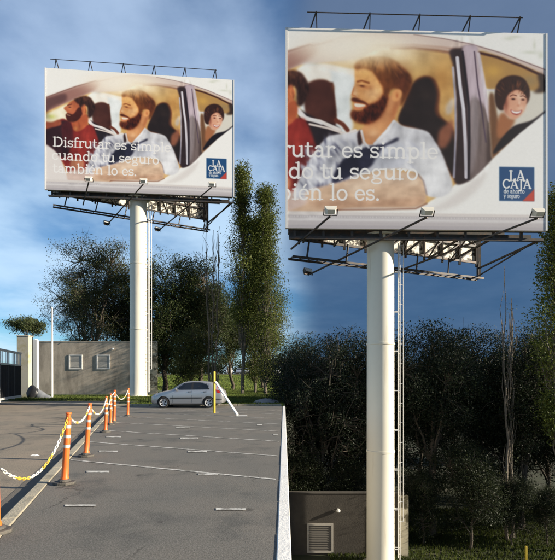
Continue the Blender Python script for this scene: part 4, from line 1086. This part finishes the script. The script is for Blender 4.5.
def across(name, x0, x1, k0, k1, m):
    mb = MB(); v = []; ny = 8
    for x in np.linspace(x0, x1, 5):
        x_, w_, zb_, zl, zr, wr = stn(x)
        for j in range(ny+1):
            t = -1+2*j/ny; kk = k0+(k1-k0)*(x-x0)/(x1-x0); yv = t*wr*kk
            a = abs(yv)/wr; zz_ = zr+.004-(.004*a/.5 if a < .5 else .004+.018*(a-.5)/.4)
            v.append((x, yv, zz_+.008))
    f = [(i*(ny+1)+j, (i+1)*(ny+1)+j, (i+1)*(ny+1)+j+1, i*(ny+1)+j+1) for i in range(4) for j in range(ny)]
    mb.add(v, f); return mb.build(name, m, car, smooth=True)
across('windscreen', 1.18, 1.72, .92, .88, 'car_glass'); across('rear_window', 3.36, 3.66, .84, .9, 'car_glass')
for s in (-1, 1):
    mb = MB(); c = Vector((1.42, s*(side_y(1.42, .97)+.09), 1.0))
    mb.lathe([(.02, -.07), (.06, -.06), (.07, 0), (.055, .06), (.02, .07)], 10, c, Matrix.Rotation(R(90), 4, 'X')); mb.build('mirror', 'silver_paint', car, smooth=True)
mb = MB(); mb.box((3.925, -.24, .50), (3.95, .24, .62)); mb.build('number_plate', 'plate_white', car)
mb = MB(); mb.tube([(2.9, 0, 1.42), (3.15, 0, 1.75)], [.008, .004], 5); mb.build('antenna', 'black_trim', car)
ty = MB(); ty.lathe([(.19, -.085), (.26, -.095), (.285, -.08), (.292, 0), (.285, .08), (.26, .095), (.19, .085), (.19, -.085)], 32, cap=False); ty_me = ty.mesh('tyre', 'tyre', True)
rim = MB(); rim.lathe([(.02, .060), (.05, .064), (.055, .05), (.06, .02)], 16); rim.lathe([(.165, .078), (.196, .088), (.20, .07), (.17, .05), (.165, .078)], 32, cap=False)
for k in range(5):
    a = 2*math.pi*k/5; d = Vector((math.cos(a), math.sin(a), 0)); e = Vector((-d.y, d.x, 0))
    rim.add([d*.04+e*.022+Vector((0, 0, .058)), d*.18+e*.045+Vector((0, 0, .07)), d*.18-e*.045+Vector((0, 0, .07)), d*.04-e*.022+Vector((0, 0, .058)),
             d*.04+e*.022+Vector((0, 0, .03)), d*.18+e*.045+Vector((0, 0, .04)), d*.18-e*.045+Vector((0, 0, .04)), d*.04-e*.022+Vector((0, 0, .03))],
            [(0, 3, 2, 1), (0, 1, 5, 4), (2, 3, 7, 6), (1, 2, 6, 5), (3, 0, 4, 7)])
rim_me = rim.mesh('rim', 'alloy', True)
hub = MB(); hub.lathe([(.192, -.05), (.192, .02)], 24); hub_me = hub.mesh('brake_drum', 'black_trim', True)
for wx in WX:
    for s in (-1, 1):
        wh = empty('wheel', (wx, s*.735, .292)); wh.parent = car; wh.rotation_euler = (R(-90)*s, R(20*wx), 0)
        link_mesh('tyre', ty_me, wh); link_mesh('rim', rim_me, wh); link_mesh('brake_drum', hub_me, wh)
CARZ = .0005
car.location = (pa(152, 24.2)-.02, 24.72, CARZ); car.rotation_euler.z = R(-1.6)
# row of cars far across the field, seen nose-on
lab = ['pale far-off car behind the trees, first of the row from the left', 'far-off car second in the row across the field', 'far-off car third in the row across the field', 'far-off car fourth in the row across the field', 'far-off car fifth in the row, nearest the tall right poplar', 'far-off car sixth and last of the row across the field']
wb = body_me.copy(); wb.materials.clear(); wb.materials.append(MATS['white_car'])
for i, px in enumerate((229, 238.5, 248, 257.5, 267, 276)):
    c = copy_tree(car); yc = 108+.6*(i % 2); c.location = (pa(px, 108), yc, land(108)+.06); c.rotation_euler = (0, 0, R(90+rnd.uniform(-6, 6)))
    tag(c, lab[i], 'car', 'cars parked in a row beyond the field')
    if i % 3 != 1:
        for ch in [q for q in bpy.data.objects if q.parent == c and q.name.startswith('body')]: ch.data = wb
mb = MB(); mb.slab([(-60, 100), (ex(100)-.5, 100), (ex(116)-.5, 116), (-60, 116)], land(100)-.4, land(108)+.058); structure(mb.build('far_road', 'lane_asphalt'))
# ---------------------------------------------------------------- trees
mat('bark', (.085, .068, .050, 1), .9, var=.35, vscale=5, bump=.8, bscale=14)
mat('bark_pale', (.15, .125, .095, 1), .9, var=.3, vscale=4, bump=.8, bscale=14)
attr_mat('leaf', .6, .30)
def leaf_mesh(name, centers, spread, per, size, c0, c1, rg, drop=None, lum=None):
    k = len(centers); n = k*per
    cen = np.repeat(np.array(centers), per, 0)
    sp_ = np.repeat(np.array(spread).reshape(-1, 1) if np.ndim(spread) else np.full((k, 1), spread), per, 0)
    p = cen+np.clip(rg.normal(0, 1, (n, 3)), -1.6, 1.6)*sp_*np.array([1, 1, .75])
    if drop is not None: keep = drop(p); p = p[keep]
    cl = np.repeat(rg.uniform(0, 1, k), per)
    if drop is not None: cl = cl[keep]
    n = len(p)
    nrm = rg.normal(0, 1, (n, 3)); nrm[:, 2] += .5; nrm /= np.linalg.norm(nrm, axis=1)[:, None]
    t = np.cross(nrm, rg.normal(0, 1, (n, 3))); t /= np.linalg.norm(t, axis=1)[:, None]; b = np.cross(nrm, t)
    s = rg.uniform(.6, 1.25, (n, 1))*size
    V = np.stack([p-t*s, p+b*s*.52-t*s*.1, p+t*s, p-b*s*.52-t*s*.1], 1).reshape(-1, 3)
    u = np.clip(.55*cl+.45*rg.uniform(0, 1, n), 0, 1)[:, None]
    c = np.array(c0)*(1-u)+np.array(c1)*u
    C = np.repeat(np.concatenate([c, np.ones((n, 1))], 1), 4, 0).astype(np.float32)
    me = bpy.data.meshes.new(name); me.vertices.add(4*n); me.vertices.foreach_set('co', V.ravel().astype(np.float32))
    me.loops.add(4*n); me.loops.foreach_set('vertex_index', np.arange(4*n)); me.polygons.add(n); me.polygons.foreach_set('loop_start', np.arange(n)*4); me.update()
    ca = me.color_attributes.new('tint', 'FLOAT_COLOR', 'POINT'); ca.data.foreach_set('color', C.ravel()); me.materials.append(MATS['leaf'])
    return me
def curve(p, q, bow, rg, n=6, wob=.06):
    p, q = np.array(p, float), np.array(q, float); L = np.linalg.norm(q-p); o = []
    for i in range(n+1):
        t = i/n; w_ = p*(1-t)+q*t; w_ = w_+np.array(bow)*4*t*(1-t)
        if 0 < i < n: w_ = w_+rg.normal(0, wob*L/n*1.2, 3)
        o.append(w_)
    return o
def broadleaf(seed, H, rx, base, nclump, per, size, c0, c1, spread=.55, lobes=7, trunk_r=.28, twigs=2, airy=False, barkm='bark'):
    rg = np.random.RandomState(seed); mb = MB()
    lob = []
    for i in range(lobes):
        a = 6.28*i/lobes+rg.uniform(-.5, .5); f = rg.uniform(.25, .95); r_ = rx*rg.uniform(.25, .62)
        lob.append((np.array([math.cos(a)*r_, math.sin(a)*r_, base+(H-base)*f*.88]), rx*rg.uniform(.38, .62), (H-base)*rg.uniform(.16, .28)))
    lob.append((np.array([0, 0, base+(H-base)*.72]), rx*.62, (H-base)*.30))
    cen = []
    while len(cen) < nclump:
        c, r_, rz = lob[rg.randint(len(lob))]
        d = rg.normal(0, 1, 3); d /= np.linalg.norm(d); m = rg.uniform(.35, 1)**.5
        q = c+d*np.array([r_, r_, rz])*m
        if q[2] > base*.55 and q[2] < H: cen.append(q)
    top = np.array([rg.uniform(-.3, .3), rg.uniform(-.3, .3), H*.80])
    tr = curve((0, 0, -.3), top, (rg.uniform(-.3, .3), rg.uniform(-.3, .3), 0), rg, 10, .10)
    mb.tube(tr, [trunk_r*(1.25 if i == 0 else 1)*(1-.085*i) for i in range(11)], 9)
    limbs = []
    for c, r_, rz in lob:
        i = int(np.clip((c[2]/H*.55)*12, 2, 8)); s0 = tr[i]
        l = curve(s0, c, (0, 0, -.04*H*.3), rg, 6, .12); limbs += l[2:]
        mb.tube(l, [trunk_r*.42*(1-.12*j) for j in range(7)], 6)
    limbs = np.array(limbs+tr[4:])
    for q in cen:
        for _ in range(1):
            j = np.argmin(np.linalg.norm(limbs-q, axis=1)+rg.uniform(0, 1.2, len(limbs)))
            mb.tube(curve(limbs[j], q, (0, 0, .1), rg, 3, .14), [.045, .034, .024, .012], 4, cap=False)
            if airy:
                for _ in range(twigs): mb.tube(curve(q, q+rg.normal(0, .6, 3)+np.array([0, 0, .35]), (0, 0, .05), rg, 2, .12), [.016, .012, .006], 3, cap=False)
    return (mb.mesh('trunk', barkm, True), leaf_mesh('crown', cen, rg.uniform(.6, 1.35, len(cen))*spread, per, size, c0, c1, rg))
def poplar(seed, H, r, base, n, per, size, c0, c1, spread=.42, stems=1, bare=0.):
    rg = np.random.RandomState(seed); mb = MB(); cen = []
    for s in range(stems):
        ox = ((-.35, .3, .0)[s % 3], (.1, -.1, .25)[s % 3]) if stems > 1 else (0, 0)
        hs = H*(1 if s == 0 else rg.uniform(.86, .97)); ax = rg.normal(0, .2 if stems > 1 else .12, 2)*H*.08
        if stems > 1: ax = np.array([(-.5, .42, .05)[s % 3], rg.uniform(-.3, .3)])
        tr = curve((ox[0], ox[1], -.3), (ox[0]+ax[0], ox[1]+ax[1], hs*.98), (0, 0, 0), rg, 16, .05)
        mb.tube(tr, [(.20 if stems == 1 else .13)*(1-.055*i) for i in range(17)], 8)
        for k in range(int(n/stems)):
            t = rg.uniform(0, 1)**.9; z = base+(hs-base)*t
            i = min(15, int((z/hs)*16)); a = rg.uniform(0, 6.28)
            prof = math.sin(math.pi*min(1, .16+.84*t)**.8)**.6*(1 if t < .9 else .6)*(.75+.35*math.sin(t*9+seed)+.2*rg.uniform(-1, 1))
            rr_ = r*max(.15, prof)*rg.uniform(.25, 1.)
            q = np.array([tr[i][0]+math.cos(a)*rr_, tr[i][1]+math.sin(a)*rr_, z])
            j = max(1, i-2); st_ = np.array(tr[j])
            mb.tube(curve(st_, q, (math.cos(a)*.1, math.sin(a)*.1, -.1), rg, 3, .1), [.04, .03, .02, .01], 4, cap=False)
            if rg.uniform() > bare: cen.append(q)
    return (mb.mesh('trunk', 'bark_pale', True), leaf_mesh('crown', cen, spread, per, size, c0, c1, rg))
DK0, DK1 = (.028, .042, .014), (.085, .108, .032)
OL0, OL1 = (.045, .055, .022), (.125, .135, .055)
DB0, DB1 = (.009, .016, .009), (.026, .036, .016)  # leaf tones darkened to imitate the dimmer exposure round the nearer billboard
kinds = {
 'airy': broadleaf(1, 17, 5.2, 3.4, 330, 120, .075, OL0, OL1, .62, 10, .26, 3, True),
 'dense': broadleaf(2, 17, 4.8, 2.0, 360, 170, .095, DK0, DK1, .62, 9, .32, 2, True),
 'dense2': broadleaf(7, 15, 4.4, 1.4, 330, 170, .09, DK0, (.08, .10, .034), .60, 8, .28, 2, True),
 'bush': broadleaf(3, 7.2, 2.3, .4, 190, 120, .075, (.045, .058, .018), (.13, .135, .045), .42, 7, .13),
 'poplar': poplar(4, 24, 1.8, 7.0, 230, 110, .09, (.055, .078, .014), (.16, .18, .035), .52),
 'poplar_full': poplar(5, 22.5, 2.2, 2.0, 340, 130, .09, (.05, .072, .014), (.15, .17, .035), .56),
 'poplar_bare': poplar(6, 21, .8, 3, 42, 9, .09, OL0, OL1, .30, 3, .6),
 'umbrella': broadleaf(9, 15, 5.0, 9.5, 150, 60, .20, (.04, .055, .02), (.11, .13, .05), .8, 8, .3),
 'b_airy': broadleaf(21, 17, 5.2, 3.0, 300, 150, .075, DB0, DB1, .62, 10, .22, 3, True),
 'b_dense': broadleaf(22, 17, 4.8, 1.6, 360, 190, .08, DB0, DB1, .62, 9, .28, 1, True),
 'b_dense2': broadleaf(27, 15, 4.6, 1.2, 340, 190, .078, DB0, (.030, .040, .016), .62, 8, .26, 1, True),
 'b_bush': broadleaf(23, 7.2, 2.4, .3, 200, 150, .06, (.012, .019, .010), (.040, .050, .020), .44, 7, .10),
}
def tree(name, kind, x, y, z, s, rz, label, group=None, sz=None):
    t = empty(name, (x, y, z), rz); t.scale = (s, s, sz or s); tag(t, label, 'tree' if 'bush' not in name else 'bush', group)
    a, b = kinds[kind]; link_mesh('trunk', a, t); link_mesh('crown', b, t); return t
ta = lambda px, d: (pa(px, d), d, land(d))
tree('broadleaf_tree', 'airy', *ta(97, 51.5), 1.04, .3, 'airy grey-green tree with fine twigs left of the farther pole, behind the wall')
tree('broadleaf_tree', 'dense', *ta(165, 53), .98, 1.1, 'dense dark tree immediately right of the farther billboard pole')
tree('broadleaf_tree', 'dense2', *ta(199, 55), 1.06, 2.0, 'dark tree between the dense pole-side tree and the bare poplar')
tree('broadleaf_tree', 'airy', *ta(84, 57), .84, 5.2, 'lower olive tree behind the twiggy one, over the wall')
tree('broadleaf_tree', 'dense2', *ta(128, 57), .98, 4.0, 'dark tree hidden partly behind the farther cream pole')
tree('leafy_bush', 'bush', *ta(192, 48.5), 1.05, .6, 'tall olive-green bush right behind the silver car')
tree('poplar_tree', 'poplar_bare', *ta(213, 47.5), .97, 0.2, 'nearly bare poplar with thin upright stems right of the billboard')
tree('poplar_tree', 'poplar', *ta(243, 46.5), .985, 1.4, 'tallest leafy poplar with open lower trunk, right of the billboard')
tree('poplar_tree', 'poplar_full', *ta(266, 46), .94, 2.2, 'full leafy poplar at the right end of the lot, leaves down low')
tree('poplar_tree', 'poplar_full', *ta(255, 50.5), .86, 5.1, 'shorter leafy poplar filling the gap between the two tall ones')
tree('broadleaf_tree', 'dense2', *ta(232, 61), .86, .9, 'dark tree seen behind and between the two leafy poplars')
tree('broadleaf_tree', 'airy', *ta(262, 64), .80, 3.0, 'thin olive tree behind the full right-hand poplar')
tree('umbrella_tree', 'umbrella', pa(27, 105), 105, land(105), .86, .4, 'small far-off rounded tree above the cream gate post')
# the nearer billboard's trees, down on the valley floor
G2 = 'dark trees round the nearer billboard'
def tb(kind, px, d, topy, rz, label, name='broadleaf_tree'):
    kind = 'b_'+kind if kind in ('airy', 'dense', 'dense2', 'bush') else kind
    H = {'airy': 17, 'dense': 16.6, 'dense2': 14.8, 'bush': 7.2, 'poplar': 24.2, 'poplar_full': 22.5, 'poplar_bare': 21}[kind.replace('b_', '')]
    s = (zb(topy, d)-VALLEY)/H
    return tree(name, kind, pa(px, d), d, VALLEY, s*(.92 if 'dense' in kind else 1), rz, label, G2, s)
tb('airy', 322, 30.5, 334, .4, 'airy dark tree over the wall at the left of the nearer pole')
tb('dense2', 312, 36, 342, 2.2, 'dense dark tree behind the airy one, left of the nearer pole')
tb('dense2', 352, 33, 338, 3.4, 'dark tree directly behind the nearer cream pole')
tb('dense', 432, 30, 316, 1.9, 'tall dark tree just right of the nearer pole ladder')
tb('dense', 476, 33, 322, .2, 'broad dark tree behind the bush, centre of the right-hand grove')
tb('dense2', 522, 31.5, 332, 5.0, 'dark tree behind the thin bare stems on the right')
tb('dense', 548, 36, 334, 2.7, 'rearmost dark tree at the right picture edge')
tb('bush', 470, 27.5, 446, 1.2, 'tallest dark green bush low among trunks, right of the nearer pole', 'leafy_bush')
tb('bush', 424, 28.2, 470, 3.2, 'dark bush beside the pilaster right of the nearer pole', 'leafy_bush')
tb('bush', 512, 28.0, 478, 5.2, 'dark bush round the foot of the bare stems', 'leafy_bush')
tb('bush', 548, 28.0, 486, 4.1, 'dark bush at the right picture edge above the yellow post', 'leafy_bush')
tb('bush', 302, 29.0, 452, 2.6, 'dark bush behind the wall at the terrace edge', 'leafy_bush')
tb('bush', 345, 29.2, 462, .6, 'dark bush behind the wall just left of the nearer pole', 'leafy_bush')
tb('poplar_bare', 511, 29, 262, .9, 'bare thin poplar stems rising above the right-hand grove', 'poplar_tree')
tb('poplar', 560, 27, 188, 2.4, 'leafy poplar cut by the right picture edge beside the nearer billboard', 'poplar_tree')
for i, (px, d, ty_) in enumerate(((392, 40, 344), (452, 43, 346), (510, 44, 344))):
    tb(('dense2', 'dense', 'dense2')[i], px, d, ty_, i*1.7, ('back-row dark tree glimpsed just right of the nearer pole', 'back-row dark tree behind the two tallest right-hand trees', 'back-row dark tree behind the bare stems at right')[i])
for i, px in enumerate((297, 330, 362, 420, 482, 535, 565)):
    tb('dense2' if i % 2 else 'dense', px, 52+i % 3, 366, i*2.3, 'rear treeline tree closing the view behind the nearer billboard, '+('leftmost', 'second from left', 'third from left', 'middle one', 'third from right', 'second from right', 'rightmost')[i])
for i, (x, y) in enumerate(((22, 33.5), (26.5, 36), (27, 31.5))):  # unseen trees added so that their shade darkens the grove
    tree('broadleaf_tree', 'b_dense' if i % 2 else 'b_dense2', x, y, VALLEY, .95, i*1.3, 'unseen tree added to shade the grove, past the right picture edge, '+('nearest its trunks', 'rearmost', 'outermost')[i], G2)

# far-off wood closing the field
rg = np.random.RandomState(77); cw_ = []
for k in range(420):
    x = rg.uniform(-40, 1.2); top = 3.4+1.6*math.sin(x*.35)+1.1*math.sin(x*.9+1)
    cw_.append((x, 122+rg.uniform(-3, 5), land(122)+rg.uniform(.2, max(1.5, top))))
fw = link_mesh('far_wood', leaf_mesh('far_wood', cw_, .75, 42, .28, (.025, .035, .014), (.07, .085, .03), rg)); tag(fw, 'low dark far-off wood behind the field and parked cars', 'wood', kind='stuff')
